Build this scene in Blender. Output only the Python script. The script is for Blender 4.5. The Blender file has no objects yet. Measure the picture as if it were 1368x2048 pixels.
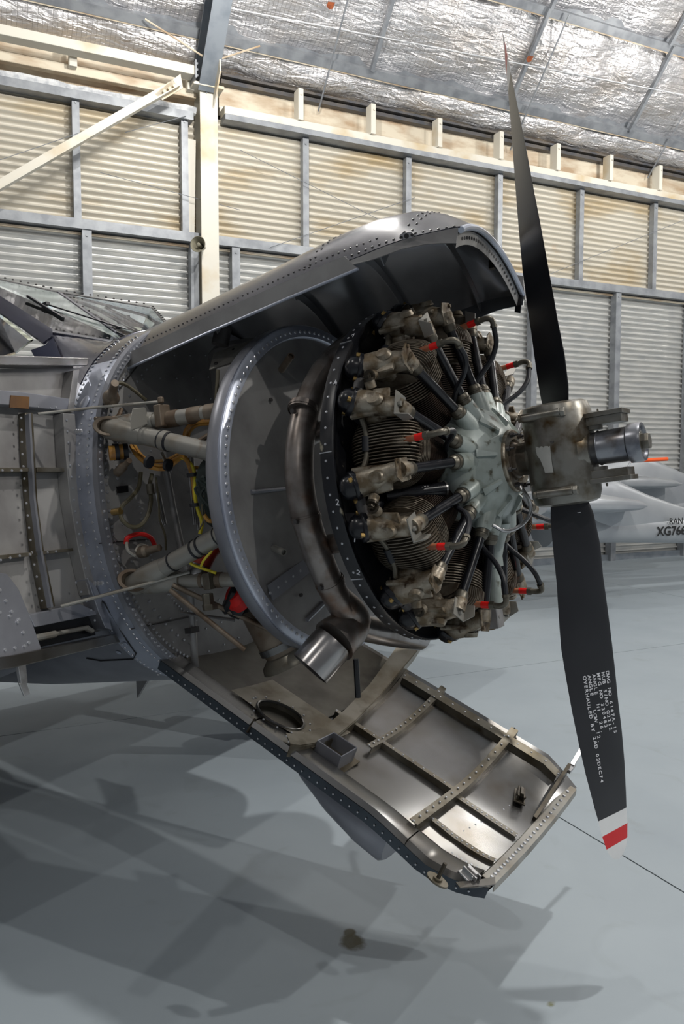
import bpy, math, random
from math import sin, cos, pi, radians as R, atan2, sqrt, hypot
from mathutils import Vector as V, Matrix

# ------------------------------------------------------------------ camera
FPX, CX, CY, HY = 1593.0, 684.0, 1024.0, 920.0      # focal length in pixels, centre, horizon row (1368 x 2048 frame)
H = 1.70                                            # eye height
PITCH = math.atan((CY-HY)/FPX)
scene = bpy.context.scene
col = scene.collection
cam_data = bpy.data.cameras.new('camera')
cam_data.sensor_fit = 'VERTICAL'; cam_data.sensor_height = 36.0
cam_data.lens = 36.0*FPX/2048.0
cam_data.clip_start = 0.05; cam_data.clip_end = 200
cam = bpy.data.objects.new('camera', cam_data); col.objects.link(cam)
cam.location = (0, 0, H); cam.rotation_euler = (pi/2-PITCH, 0, 0)
scene.camera = cam

# ------------------------------------------------------------------ world, lamps, exposure
scene.view_settings.view_transform = 'Standard'; scene.view_settings.look = 'None'
scene.view_settings.exposure = 0.0; scene.view_settings.gamma = 1.0
scene.view_settings.use_curve_mapping = False
world = bpy.data.worlds.new('world'); scene.world = world; world.use_nodes = True
world.node_tree.nodes['Background'].inputs[0].default_value = (0.90, 0.94, 1.0, 1)
world.node_tree.nodes['Background'].inputs[1].default_value = 0.16

AZ = R(64.8)                                        # the back wall runs this far right of the view direction
D1 = V((sin(AZ), cos(AZ), 0)); D2 = V((-cos(AZ), sin(AZ), 0))
def hang(s, d, z): return D1*s + D2*d + V((0, 0, z))   # hangar coordinates: along the wall, away from the camera, up

def high_bay(s, d, z, power, size=0.09, color=(1, 0.965, 0.91)):
    ld = bpy.data.lights.new('high_bay_lamp', 'POINT'); ld.shadow_soft_size = size
    ld.energy = power; ld.color = color
    lo = bpy.data.objects.new('high_bay_lamp', ld); col.objects.link(lo); lo.location = hang(s, d, z)
    return lo
for s, d, z, pw in ((2.9, 1.5, 8.0, 900), (2.8, 7.2, 6.5, 280), (-4.0, 7.2, 6.5, 180), (9.8, 7.2, 6.5, 190), (16.5, 7.2, 6.5, 200),
                    (9.8, 1.5, 8.0, 750), (-4.0, 1.5, 8.0, 220), (16.5, 1.5, 8.0, 300),
                    (9.8, -5.2, 8.0, 1900), (2.9, -5.2, 8.0, 600), (-4.0, -5.2, 8.0, 180)):
    high_bay(s, d, z, pw)

# ------------------------------------------------------------------ pixel -> place helpers
FW = V((0, cos(PITCH), -sin(PITCH))); UP = V((0, sin(PITCH), cos(PITCH))); RT = V((1, 0, 0))
EYE = V((0, 0, H))
def ray(px, py): return FW + RT*((px-CX)/FPX) + UP*((CY-py)/FPX)
# aircraft frame: x forward along the thrust line from the propeller centre, y to the far (port) side, z up
TH, PT = 0.9834, 0.1429
AF = V((sin(TH)*cos(PT), -cos(TH)*cos(PT), sin(PT))); AL = V((cos(TH), sin(TH), 0)); AU = AF.cross(AL)
AC = V((0.6836, 2.4891, 0.0195+H))
AM = Matrix(((AF.x, AL.x, AU.x, AC.x), (AF.y, AL.y, AU.y, AC.y), (AF.z, AL.z, AU.z, AC.z), (0, 0, 0, 1)))
AMI = AM.inverted(); EYEL = AMI @ EYE; A3 = AMI.to_3x3()
def P(px, py, x=None, y=None, z=None, r=None):
    d = A3 @ ray(px, py)
    if r is not None:
        A = d.y*d.y+d.z*d.z; B = 2*(EYEL.y*d.y+EYEL.z*d.z); c = EYEL.y**2+EYEL.z**2-r*r
        D = max(0, B*B-4*A*c); t = (-B-sqrt(D))/(2*A)
    elif x is not None: t = (x-EYEL.x)/d.x
    elif y is not None: t = (y-EYEL.y)/d.y
    else: t = (z-EYEL.z)/d.z
    return EYEL + d*t
def PN(px, py, o, n):
    d = A3 @ ray(px, py); return EYEL + d*((n.dot(o-EYEL))/n.dot(d))
def WP(px, py, D):
    d = ray(px, py); return EYE + d*((D-D2.dot(EYE))/D2.dot(d))
def WS(px, py, D):
    p = WP(px, py, D); return p.dot(D1), p.z
def FL(px, py, z=0.0):
    d = ray(px, py); return EYE + d*((z-H)/d.z)

# ------------------------------------------------------------------ objects
def link(o, parent=None):
    col.objects.link(o)
    if parent is not None: o.parent = parent
    return o
def tag(o, label=None, cat=None, group=None, kind=None):
    if label: o['label'] = label
    if cat: o['category'] = cat
    if group: o['group'] = group
    if kind: o['kind'] = kind
    return o
def empty(name, loc=(0, 0, 0), parent=None):
    o = bpy.data.objects.new(name, None); o.location = loc; o.empty_display_size = 0.1
    return link(o, parent)
def frame_of(t):
    t = t.normalized()
    a = V((0, 0, 1)) if abs(t.z) < 0.9 else V((1, 0, 0))
    u = t.cross(a).normalized(); return u, t.cross(u).normalized()
class MB:
    def __init__(s): s.v = []; s.f = []; s.m = []
    def add(s, vs, fs, mi=0):
        b = len(s.v); s.v += [tuple(v) for v in vs]; s.f += [tuple(i+b for i in f) for f in fs]; s.m += [mi]*len(fs); return s
    def box(s, c, size, M=None, mi=0):
        c = V(c); h = [x/2 for x in size]; vs = []
        for i in (-1, 1):
            for j in (-1, 1):
                for k in (-1, 1):
                    p = V((i*h[0], j*h[1], k*h[2])); vs.append(c+(M@p if M else p))
        return s.add(vs, [(0, 1, 3, 2), (4, 6, 7, 5), (0, 4, 5, 1), (2, 3, 7, 6), (0, 2, 6, 4), (1, 5, 7, 3)], mi)
    def bar(s, a, b, w, h, up=V((0, 0, 1)), mi=0):
        a = V(a); b = V(b); t = (b-a).normalized(); u = up.cross(t)
        u = u.normalized() if u.length > 1e-6 else frame_of(t)[0]
        n = t.cross(u).normalized()
        vs = [p+u*(i*w/2)+n*(j*h/2) for p in (a, b) for (i, j) in ((-1, -1), (1, -1), (1, 1), (-1, 1))]
        return s.add(vs, [(3, 2, 1, 0), (4, 5, 6, 7), (0, 1, 5, 4), (1, 2, 6, 5), (2, 3, 7, 6), (3, 0, 4, 7)], mi)
    def tube(s, path, r, seg=12, caps=True, closed=False, mi=0, flat=None):
        path = [V(p) for p in path]; n = len(path)
        rs = r if isinstance(r, (list, tuple)) else [r]*n
        u = None; vs = []
        for i, p in enumerate(path):
            if closed: t = path[(i+1) % n]-path[i-1]
            else: t = path[min(i+1, n-1)]-path[max(i-1, 0)]
            t = t.normalized() if t.length > 1e-9 else V((0, 0, 1))
            if u is None: u, w = frame_of(t)
            else:
                u = (u-t*u.dot(t)); u = u.normalized() if u.length > 1e-6 else frame_of(t)[0]
                w = t.cross(u).normalized()
            for k in range(seg):
                a = 2*pi*k/seg; vs.append(p+u*(cos(a)*rs[i])+w*(sin(a)*rs[i]))
        fs = []
        for i in range(n if closed else n-1):
            j = (i+1) % n
            for k in range(seg):
                l = (k+1) % seg; fs.append((i*seg+k, i*seg+l, j*seg+l, j*seg+k))
        if caps and not closed:
            fs.append(tuple(range(seg-1, -1, -1))); fs.append(tuple((n-1)*seg+k for k in range(seg)))
        return s.add(vs, fs, mi)
    def lathe(s, prof, o, axis, seg=32, caps=(True, True), mi=0, sx=1.0, sy=1.0, u=None):
        o = V(o); t = V(axis).normalized()
        if u is None: u, w = frame_of(t)
        else: u = V(u); u = (u-t*u.dot(t)).normalized(); w = t.cross(u).normalized()
        vs = []
        for a, r in prof:
            for k in range(seg):
                g = 2*pi*k/seg; vs.append(o+t*a+u*(cos(g)*r*sx)+w*(sin(g)*r*sy))
        fs = []
        for i in range(len(prof)-1):
            for k in range(seg):
                l = (k+1) % seg; fs.append((i*seg+k, i*seg+l, (i+1)*seg+l, (i+1)*seg+k))
        if caps[0]: fs.append(tuple(range(seg-1, -1, -1)))
        if caps[1]: fs.append(tuple((len(prof)-1)*seg+k for k in range(seg)))
        return s.add(vs, fs, mi)
    def arc_lathe(s, prof, o, axis, u, a0, a1, seg=32, mi=0):
        """open profile swept from angle a0 to a1 (u = zero direction)"""
        o = V(o); t = V(axis).normalized(); u = V(u).normalized(); w = t.cross(u).normalized(); vs = []; n = len(prof)
        for k in range(seg+1):
            g = a0+(a1-a0)*k/seg
            for a, r in prof: vs.append(o+t*a+u*(cos(g)*r)+w*(sin(g)*r))
        fs = [(k*n+i, k*n+i+1, (k+1)*n+i+1, (k+1)*n+i) for k in range(seg) for i in range(n-1)]
        return s.add(vs, fs, mi)
    def ball(s, c, r, seg=12, rings=8, M=None, mi=0):
        c = V(c); rr = r if isinstance(r, (tuple, list)) else (r, r, r); vs = []
        for i in range(rings+1):
            th = pi*i/rings
            for k in range(seg):
                a = 2*pi*k/seg; p = V((rr[0]*sin(th)*cos(a), rr[1]*sin(th)*sin(a), rr[2]*cos(th)))
                vs.append(c+(M@p if M else p))
        fs = [(i*seg+k, (i+1)*seg+k, (i+1)*seg+(k+1) % seg, i*seg+(k+1) % seg) for i in range(rings) for k in range(seg)]
        return s.add(vs, fs, mi)
    def prism(s, pts, ext, mi=0):
        pts = [V(p) for p in pts]; n = len(pts); e = V(ext)
        fs = [tuple(range(n-1, -1, -1)), tuple(range(n, 2*n))]+[(i, (i+1) % n, n+(i+1) % n, n+i) for i in range(n)]
        return s.add(pts+[p+e for p in pts], fs, mi)
    def grid(s, rows, mi=0, closeu=False):
        n = len(rows[0]); vs = [p for r in rows for p in r]; fs = []
        for i in range(len(rows)-1):
            for k in range(n if closeu else n-1):
                l = (k+1) % n; fs.append((i*n+k, i*n+l, (i+1)*n+l, (i+1)*n+k))
        return s.add(vs, fs, mi)
    def sheet(s, rows, th, mi=0):
        """a grid of points given a thickness th along its own normals"""
        rows = [[V(p) for p in r] for r in rows]; m = len(rows); n = len(rows[0]); off = []
        for i in range(m):
            rr = []
            for k in range(n):
                a = rows[min(i+1, m-1)][k]-rows[max(i-1, 0)][k]; b = rows[i][min(k+1, n-1)]-rows[i][max(k-1, 0)]
                nn = a.cross(b); nn = nn.normalized() if nn.length > 1e-12 else V((0, 0, 1))
                rr.append(rows[i][k]+nn*th)
            off.append(rr)
        vs = [p for r in rows for p in r]+[p for r in off for p in r]; q = m*n; fs = []
        for i in range(m-1):
            for k in range(n-1):
                a = i*n+k; fs.append((a, a+n, a+n+1, a+1)); fs.append((q+a, q+a+1, q+a+n+1, q+a+n))
        for i in range(m-1):
            for k in (0, n-1):
                a = i*n+k; f = (a, q+a, q+a+n, a+n); fs.append(f if k else f[::-1])
        for k in range(n-1):
            for i in (0, m-1):
                a = i*n+k; f = (a, a+1, q+a+1, q+a); fs.append(f if i else f[::-1])
        return s.add(vs, fs, mi)
    def rivet(s, p, n, r=0.005):
        p = V(p); n = V(n).normalized(); u, w = frame_of(n); vs = []
        for rr, h in ((r, -0.1*r), (r*0.8, 0.45*r)):
            for k in range(7):
                a = 2*pi*k/7; vs.append(p+n*h+u*(cos(a)*rr)+w*(sin(a)*rr))
        vs.append(p+n*(0.62*r))
        fs = [(k, (k+1) % 7, 7+(k+1) % 7, 7+k) for k in range(7)]+[(7+k, 7+(k+1) % 7, 14) for k in range(7)]
        return s.add(vs, fs)
    def rivets(s, path, n, r=0.005, step=0.03):
        path = [V(p) for p in path]; acc = 0.0
        for a, b in zip(path[:-1], path[1:]):
            L = (b-a).length; t = acc
            while t < L:
                s.rivet(a+(b-a)*(t/L), n(a) if callable(n) else n, r); t += step
            acc = t-L
        return s
    def hexa(s, p, n, r, h, mi=0):
        return s.lathe([(0, r), (h, r)], p, n, 6, mi=mi)
    def build(s, name, mats, parent=None, smooth=35, bevel=0, kind=None, seg=2):
        me = bpy.data.meshes.new(name); me.from_pydata(s.v, [], s.f)
        if not isinstance(mats, (list, tuple)): mats = [mats]
        for m in mats: me.materials.append(m)
        if len(mats) > 1: me.polygons.foreach_set('material_index', s.m)
        me.validate(); me.update()
        if smooth:
            me.polygons.foreach_set('use_smooth', [True]*len(me.polygons)); me.set_sharp_from_angle(angle=R(smooth))
        o = link(bpy.data.objects.new(name, me), parent)
        if bevel:
            b = o.modifiers.new('bevel', 'BEVEL'); b.width = bevel; b.segments = seg; b.limit_method = 'ANGLE'; b.angle_limit = R(40)
            b.harden_normals = True
        if kind: o['kind'] = kind
        return o
def copy_tree(o, parent=None, rotx=None):
    c = o.copy(); col.objects.link(c); c.parent = parent
    if rotx is not None: c.rotation_euler = (rotx, 0, 0)
    for ch in list(o.children):
        copy_tree(ch, c)
    return c
def spline(pts, n=8):
    pts = [V(p) for p in pts]
    if len(pts) < 3: return pts
    q = [pts[0]*2-pts[1]]+pts+[pts[-1]*2-pts[-2]]; out = []
    for i in range(1, len(q)-2):
        a, b, c, d = q[i-1:i+3]
        for k in range(n):
            t = k/n
            out.append(0.5*((2*b)+(c-a)*t+(2*a-5*b+4*c-d)*t*t+(3*b-a-3*c+d)*t**3))
    return out+[pts[-1]]
def text_mesh(body, size, align='LEFT'):
    """2D vertices and faces of a line of lettering"""
    cu = bpy.data.curves.new('lettering', 'FONT'); cu.body = body; cu.size = size; cu.align_x = align; cu.resolution_u = 3; cu.offset = size*0.022
    o = bpy.data.objects.new('lettering', cu); col.objects.link(o)
    bpy.context.view_layer.update()
    me = o.to_mesh(); vs = [v.co.copy() for v in me.vertices]; fs = [tuple(p.vertices) for p in me.polygons]
    o.to_mesh_clear(); bpy.data.objects.remove(o); bpy.data.curves.remove(cu)
    return vs, fs

# ------------------------------------------------------------------ materials
def mat(name, c1, c2=None, rough=0.4, metal=0.0, scale=8.0, detail=6.0, bump=0.0, bscale=None, mix=(0.4, 0.65), rough2=None,
        c3=None, scale3=2.5, mix3=(0.58, 0.75), stretch=None, spec=0.5, coat=0.0):
    m = bpy.data.materials.new(name); m.use_nodes = True; nt = m.node_tree; N = nt.nodes; Lk = nt.links
    b = N['Principled BSDF']; b.inputs['Metallic'].default_value = metal; b.inputs['Roughness'].default_value = rough
    b.inputs['Specular IOR Level'].default_value = spec
    if coat: b.inputs['Coat Weight'].default_value = coat; b.inputs['Coat Roughness'].default_value = 0.12
    lin = lambda c: tuple((x/255/12.92 if x/255 <= 0.04045 else ((x/255+0.055)/1.055)**2.4) for x in c)+(1,)
    if c2 is None and not bump:
        b.inputs['Base Color'].default_value = lin(c1); return m
    tc = N.new('ShaderNodeTexCoord'); mp = N.new('ShaderNodeMapping'); Lk.new(tc.outputs['Object'], mp.inputs[0])
    if stretch: mp.inputs['Scale'].default_value = stretch
    if c2 is not None:
        no = N.new('ShaderNodeTexNoise'); no.inputs['Scale'].default_value = scale; no.inputs['Detail'].default_value = detail
        Lk.new(mp.outputs[0], no.inputs['Vector'])
        rp = N.new('ShaderNodeMapRange'); rp.inputs[1].default_value = mix[0]; rp.inputs[2].default_value = mix[1]
        Lk.new(no.outputs[0], rp.inputs[0])
        mx = N.new('ShaderNodeMix'); mx.data_type = 'RGBA'; mx.inputs[6].default_value = lin(c1); mx.inputs[7].default_value = lin(c2)
        Lk.new(rp.outputs[0], mx.inputs[0]); out = mx.outputs[2]
        if rough2 is not None:
            r2 = N.new('ShaderNodeMapRange'); r2.inputs[1].default_value = mix[0]; r2.inputs[2].default_value = mix[1]
            r2.inputs[3].default_value = rough; r2.inputs[4].default_value = rough2
            Lk.new(no.outputs[0], r2.inputs[0]); Lk.new(r2.outputs[0], b.inputs['Roughness'])
        if c3 is not None:
            n3 = N.new('ShaderNodeTexNoise'); n3.inputs['Scale'].default_value = scale3; n3.inputs['Detail'].default_value = 8
            Lk.new(mp.outputs[0], n3.inputs['Vector'])
            rp3 = N.new('ShaderNodeMapRange'); rp3.inputs[1].default_value = mix3[0]; rp3.inputs[2].default_value = mix3[1]
            Lk.new(n3.outputs[0], rp3.inputs[0])
            mx3 = N.new('ShaderNodeMix'); mx3.data_type = 'RGBA'; mx3.inputs[7].default_value = lin(c3)
            Lk.new(out, mx3.inputs[6]); Lk.new(rp3.outputs[0], mx3.inputs[0]); out = mx3.outputs[2]
        Lk.new(out, b.inputs['Base Color'])
    else: b.inputs['Base Color'].default_value = lin(c1)
    if bump:
        nb = N.new('ShaderNodeTexNoise'); nb.inputs['Scale'].default_value = bscale or scale*3; nb.inputs['Detail'].default_value = 4
        Lk.new(mp.outputs[0], nb.inputs['Vector'])
        bp = N.new('ShaderNodeBump'); bp.inputs['Strength'].default_value = bump; bp.inputs['Distance'].default_value = 0.01
        Lk.new(nb.outputs[0], bp.inputs['Height']); Lk.new(bp.outputs[0], b.inputs['Normal'])
    return m
M = {}
M['white_steel'] = mat('white_steel', (218, 214, 202), (196, 174, 134), 0.5, 0, 1.6, mix=(0.52, 0.72), bump=0.02, bscale=40)
M['galv'] = mat('galvanised_steel', (148, 152, 157), (124, 128, 134), 0.45, 0.3, 6, bump=0.03, bscale=60)
M['rafter'] = mat('grey_steel', (138, 145, 153), (120, 128, 137), 0.5, 0.2, 5)
M['cream_sheet'] = mat('cream_sheet', (206, 201, 189), (188, 170, 136), 0.42, 0.1, 0.9, mix=(0.5, 0.72), stretch=(1, 1, 2.5), c3=(190, 150, 100), scale3=1.3, mix3=(0.72, 0.9))
M['grey_sheet'] = mat('zinc_sheet', (204, 204, 201), (184, 186, 186), 0.34, 0.3, 3, stretch=(1, 1, 6))
M['cream_strip'] = mat('dusty_cream_sheet', (214, 204, 184), (176, 152, 124), 0.55, 0, 2.2, mix=(0.42, 0.66), stretch=(1, 1, 3))
M['dark_strip'] = mat('dark_gutter', (70, 72, 78), (96, 90, 84), 0.5, 0.2, 4)
M['roll'] = mat('white_insulation', (222, 224, 226), (180, 184, 190), 0.7, 0, 14, bump=0.4, bscale=30)
M['rust'] = mat('rust', (150, 78, 40), (120, 62, 36), 0.8, 0, 20)
M['speaker'] = mat('speaker_plastic', (150, 146, 128), (128, 124, 108), 0.5, 0, 8)
M['alu'] = mat('silver_paint', (150, 152, 160), (132, 134, 142), 0.34, 0.55, 5, bump=0.015, bscale=25)
M['alu_bright'] = mat('bright_silver_paint', (182, 188, 202), (160, 166, 182), 0.3, 0.5, 4)
M['alu_grey'] = mat('grey_paint', (150, 149, 148), (126, 124, 124), 0.38, 0.25, 6, bump=0.01, bscale=20)
M['alu_dirty'] = mat('soiled_silver', (122, 122, 122), (98, 94, 88), 0.24, 0.85, 4, mix=(0.45, 0.7), c3=(82, 72, 56), scale3=3.0, mix3=(0.6, 0.78), bump=0.03, bscale=9)
M['navy'] = mat('blue_black_gloss', (46, 48, 66), (36, 38, 54), 0.22, 0.5, 4, coat=0.4)
M['cowl_top'] = mat('dark_silver_gloss', (58, 60, 69), (47, 49, 58), 0.2, 0.75, 3)
M['cowl_in'] = mat('dark_interior_paint', (128, 129, 132), (106, 107, 110), 0.17, 0.6, 4, bump=0.02, bscale=8)
M['dark_in'] = mat('dark_interior', (44, 44, 46), (34, 34, 36), 0.4, 0.3, 5)
M['cowl_side'] = mat('slate_paint', (70, 78, 86), (58, 64, 72), 0.3, 0.5, 5)
M['bay'] = mat('oil_stained_floor', (72, 70, 62), (56, 52, 44), 0.3, 0.6, 8, c3=(40, 36, 26), scale3=7, mix3=(0.5, 0.7))
M['rivet'] = mat('rivet_metal', (196, 198, 204), None, 0.3, 0.7)
M['rivet_dark'] = mat('dark_rivet', (84, 82, 82), None, 0.35, 0.7)
M['black'] = mat('black_enamel', (22, 23, 28), (40, 40, 44), 0.26, 0, 14, mix=(0.55, 0.75), rough2=0.4)
M['black_worn'] = mat('worn_black_enamel', (24, 25, 30), (52, 51, 52), 0.32, 0.1, 10, mix=(0.5, 0.7), c3=(140, 134, 118), scale3=16, mix3=(0.66, 0.7))
M['cast'] = mat('oily_cast_alloy', (158, 150, 136), (108, 94, 74), 0.36, 0.5, 26, mix=(0.40, 0.62), rough2=0.55, c3=(66, 50, 34), scale3=34, mix3=(0.54, 0.70), bump=0.12, bscale=120)
M['fin'] = mat('cylinder_fin', (124, 116, 104), (84, 74, 62), 0.5, 0.45, 18, c3=(70, 50, 36), scale3=22, mix3=(0.56, 0.75))
M['barrel'] = mat('rusty_barrel', (70, 56, 46), (48, 38, 33), 0.55, 0.4, 12)
M['case'] = mat('pale_green_grey_enamel', (158, 167, 164), (134, 142, 136), 0.36, 0.1, 12, c3=(70, 66, 50), scale3=24, mix3=(0.60, 0.70))
M['exhaust'] = mat('heat_stained_steel', (142, 136, 132), (112, 103, 97), 0.36, 0.8, 14, c3=(116, 84, 60), scale3=9, mix3=(0.56, 0.74), bump=0.02, bscale=18)
M['exhaust_bright'] = mat('bright_exhaust_steel', (158, 156, 156), (116, 110, 106), 0.24, 0.9, 4, stretch=(1, 3, 1))
M['steel_tube'] = mat('grey_painted_tube', (150, 148, 142), (124, 112, 94), 0.4, 0.45, 8, mix=(0.5, 0.75), c3=(104, 74, 46), scale3=9, mix3=(0.66, 0.78))
M['rusty_tube'] = mat('stained_tube', (124, 113, 100), (94, 76, 60), 0.5, 0.4, 12)
M['hub'] = mat('oily_hub_steel', (140, 138, 132), (98, 90, 76), 0.34, 0.75, 16, mix=(0.4, 0.66), c3=(74, 54, 26), scale3=18, mix3=(0.55, 0.70), bump=0.03, bscale=50)
M['dome'] = mat('dome_alloy', (150, 152, 158), (110, 112, 122), 0.3, 0.85, 22, mix=(0.48, 0.7), c3=(84, 70, 52), scale3=8, mix3=(0.64, 0.78))
M['blade'] = mat('blade_black', (26, 27, 32), (32, 33, 38), 0.36, 0.0, 5)
M['white_paint'] = mat('white_paint', (208, 210, 212), (196, 198, 200), 0.4, 0, 6)
M['red_paint'] = mat('red_paint', (190, 22, 28), (176, 18, 24), 0.4, 0, 6)
M['stencil'] = mat('stencil_white', (205, 206, 212), None, 0.5)
M['ceramic'] = mat('plug_brown', (172, 112, 84), (150, 92, 66), 0.35, 0, 30)
M['red_gloss'] = mat('red_sleeve', (226, 28, 26), None, 0.35)
M['fitting'] = mat('grey_fitting', (108, 104, 94), (86, 80, 70), 0.4, 0.6, 20)
M['rubber'] = mat('black_rubber', (24, 26, 32), (32, 34, 40), 0.4, 0, 20)
M['rubber_grey'] = mat('grey_rubber', (70, 68, 68), (56, 54, 54), 0.5, 0, 20)
M['brass'] = mat('brass_bolt', (164, 136, 84), None, 0.35, 0.8)
M['cable_tan'] = mat('tan_cable', (176, 130, 58), (148, 100, 44), 0.4, 0, 30)
M['cable_yellow'] = mat('yellow_cable', (206, 190, 46), None, 0.4)
M['cable_olive'] = mat('olive_hose', (88, 82, 62), (70, 64, 48), 0.5, 0, 30)
M['red_cover'] = mat('red_cover', (196, 26, 24), None, 0.5)
M['orange_red'] = mat('red_orange_rubber', (160, 50, 34), (124, 38, 28), 0.45, 0, 10)
M['green_cloth'] = mat('dark_green_cloth', (44, 54, 50), (34, 42, 40), 0.8, 0, 20, bump=0.3, bscale=60)
M['plate'] = mat('label_plate', (158, 156, 150), (140, 136, 130), 0.4, 0.5, 20)
M['black_plate'] = mat('black_plate', (24, 24, 26), None, 0.4)
M['brown_plate'] = mat('brown_plate', (98, 66, 28), (82, 54, 24), 0.5, 0.1, 15)
M['paper'] = mat('torn_data_sticker', (176, 176, 172), (160, 160, 156), 0.5, 0, 20)
M['hazard_y'] = mat('hazard_yellow', (232, 172, 24), None, 0.5)
M['hazard_k'] = mat('hazard_black', (30, 30, 30), None, 0.5)
M['orange'] = mat('orange_cover', (238, 92, 32), None, 0.5)
M['vamp'] = mat('silver_dope', (172, 176, 180), (158, 162, 168), 0.36, 0.35, 2)
M['tyre'] = mat('tyre', (30, 30, 30), None, 0.8)
M['latch'] = mat('latch_steel', (176, 176, 178), (140, 138, 136), 0.28, 0.85, 20)
M['latch_dark'] = mat('oily_latch', (70, 64, 54), (52, 46, 38), 0.35, 0.6, 20)
M['rib'] = mat('stained_rib', (124, 120, 110), (92, 84, 68), 0.36, 0.65, 8, c3=(70, 60, 42), scale3=10, mix3=(0.58, 0.75))
def glass_mat():
    m = bpy.data.materials.new('windscreen_glass'); m.use_nodes = True; b = m.node_tree.nodes['Principled BSDF']
    b.inputs['Base Color'].default_value = (0.80, 0.90, 0.88, 1); b.inputs['Roughness'].default_value = 0.03
    b.inputs['Transmission Weight'].default_value = 1.0; b.inputs['IOR'].default_value = 1.45
    return m
M['glass'] = glass_mat()
# ================================================================== the hangar
rnd = random.Random(7)
WD = 10.3                                            # distance of the back wall
HM = Matrix(((D1.x, D2.x, 0, 0), (D1.y, D2.y, 0, 0), (0, 0, 1, 0), (0, 0, 0, 1)))   # local x along wall, y away, z up
def floor_mat():
    m = mat('painted_concrete', (156, 166, 173), (144, 154, 162), 0.40, 0, 0.9, mix=(0.35, 0.7), bump=0.02, bscale=30, rough2=0.55)
    nt = m.node_tree; N = nt.nodes; Lk = nt.links; b = N['Principled BSDF']
    geo = N.new('ShaderNodeNewGeometry'); src = b.inputs['Base Color'].links[0].from_socket
    n1 = N.new('ShaderNodeTexNoise'); n1.inputs['Scale'].default_value = 14; n1.inputs['Detail'].default_value = 10
    Lk.new(geo.outputs['Position'], n1.inputs['Vector'])
    def spot(c, rad, colr, thr, prev):
        sub = N.new('ShaderNodeVectorMath'); sub.operation = 'DISTANCE'; Lk.new(geo.outputs['Position'], sub.inputs[0]); sub.inputs[1].default_value = tuple(c)
        f = N.new('ShaderNodeMapRange'); f.inputs[1].default_value = 0; f.inputs[2].default_value = rad; f.inputs[3].default_value = 1; f.inputs[4].default_value = 0
        Lk.new(sub.outputs['Value'], f.inputs[0])
        ad = N.new('ShaderNodeMath'); ad.operation = 'MULTIPLY'; Lk.new(f.outputs[0], ad.inputs[0]); Lk.new(n1.outputs[0], ad.inputs[1])
        g = N.new('ShaderNodeMapRange'); g.inputs[1].default_value = thr; g.inputs[2].default_value = thr+0.12; Lk.new(ad.outputs[0], g.inputs[0])
        mx = N.new('ShaderNodeMix'); mx.data_type = 'RGBA'; mx.inputs[7].default_value = colr+(1,); Lk.new(prev, mx.inputs[6]); Lk.new(g.outputs[0], mx.inputs[0])
        return mx.outputs[2]
    out = spot(FL(705, 1885), 0.085, (0.055, 0.05, 0.022), 0.2, src)      # the mossy oil spot
    out = spot(FL(700, 1865), 0.05, (0.06, 0.052, 0.02), 0.24, out)
    out = spot(FL(1105, 2010), 0.05, (0.16, 0.17, 0.10), 0.3, out)
    # fine grey scuffs
    n2 = N.new('ShaderNodeTexNoise'); n2.inputs['Scale'].default_value = 3.0; n2.inputs['Detail'].default_value = 12; n2.inputs['Distortion'].default_value = 1.5
    Lk.new(geo.outputs['Position'], n2.inputs['Vector'])
    g2 = N.new('ShaderNodeMapRange'); g2.inputs[1].default_value = 0.58; g2.inputs[2].default_value = 0.72; g2.inputs[4].default_value = 0.35; Lk.new(n2.outputs[0], g2.inputs[0])
    mx = N.new('ShaderNodeMix'); mx.data_type = 'RGBA'; mx.inputs[7].default_value = (0.23, 0.26, 0.27, 1); Lk.new(out, mx.inputs[6]); Lk.new(g2.outputs[0], mx.inputs[0])
    Lk.new(mx.outputs[2], b.inputs['Base Color'])
    return m
M['floor'] = floor_mat(); M['joint'] = mat('floor_joint', (104, 102, 90), (84, 84, 78), 0.7, 0, 30)
floor = MB().add([hang(-22, -16, -0.1), hang(34, -16, -0.1), hang(34, 14, -0.1), hang(-22, 14, -0.1), hang(-22, -16, -0.006), hang(34, -16, -0.006), hang(34, 14, -0.006), hang(-22, 14, -0.006)],
                 [(3, 2, 1, 0), (4, 5, 6, 7), (0, 1, 5, 4), (1, 2, 6, 5), (2, 3, 7, 6), (3, 0, 4, 7)]).build('floor', M['joint'])
tag(floor, 'pale blue grey painted concrete hangar floor with fine joints', kind='structure')
sA = FL(1249, 1713).dot(D1); dB = FL(874, 1354).dot(D2)
slab_s = [sA+5.5*k for k in range(-4, 7)]; slab_d = [dB+5.2*k for k in range(-4, 3)]
for a, b in zip(slab_s[:-1], slab_s[1:]):
    for c, d in zip(slab_d[:-1], slab_d[1:]):
        g = 0.004
        MB().add([hang(x, y, z) for z in (-0.006, 0) for x, y in ((a+g, c+g), (b-g, c+g), (b-g, d-g), (a+g, d-g))],
                 [(3, 2, 1, 0), (4, 5, 6, 7), (0, 1, 5, 4), (1, 2, 6, 5), (2, 3, 7, 6), (3, 0, 4, 7)]).build('slab', M['floor'], floor, smooth=0)

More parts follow.
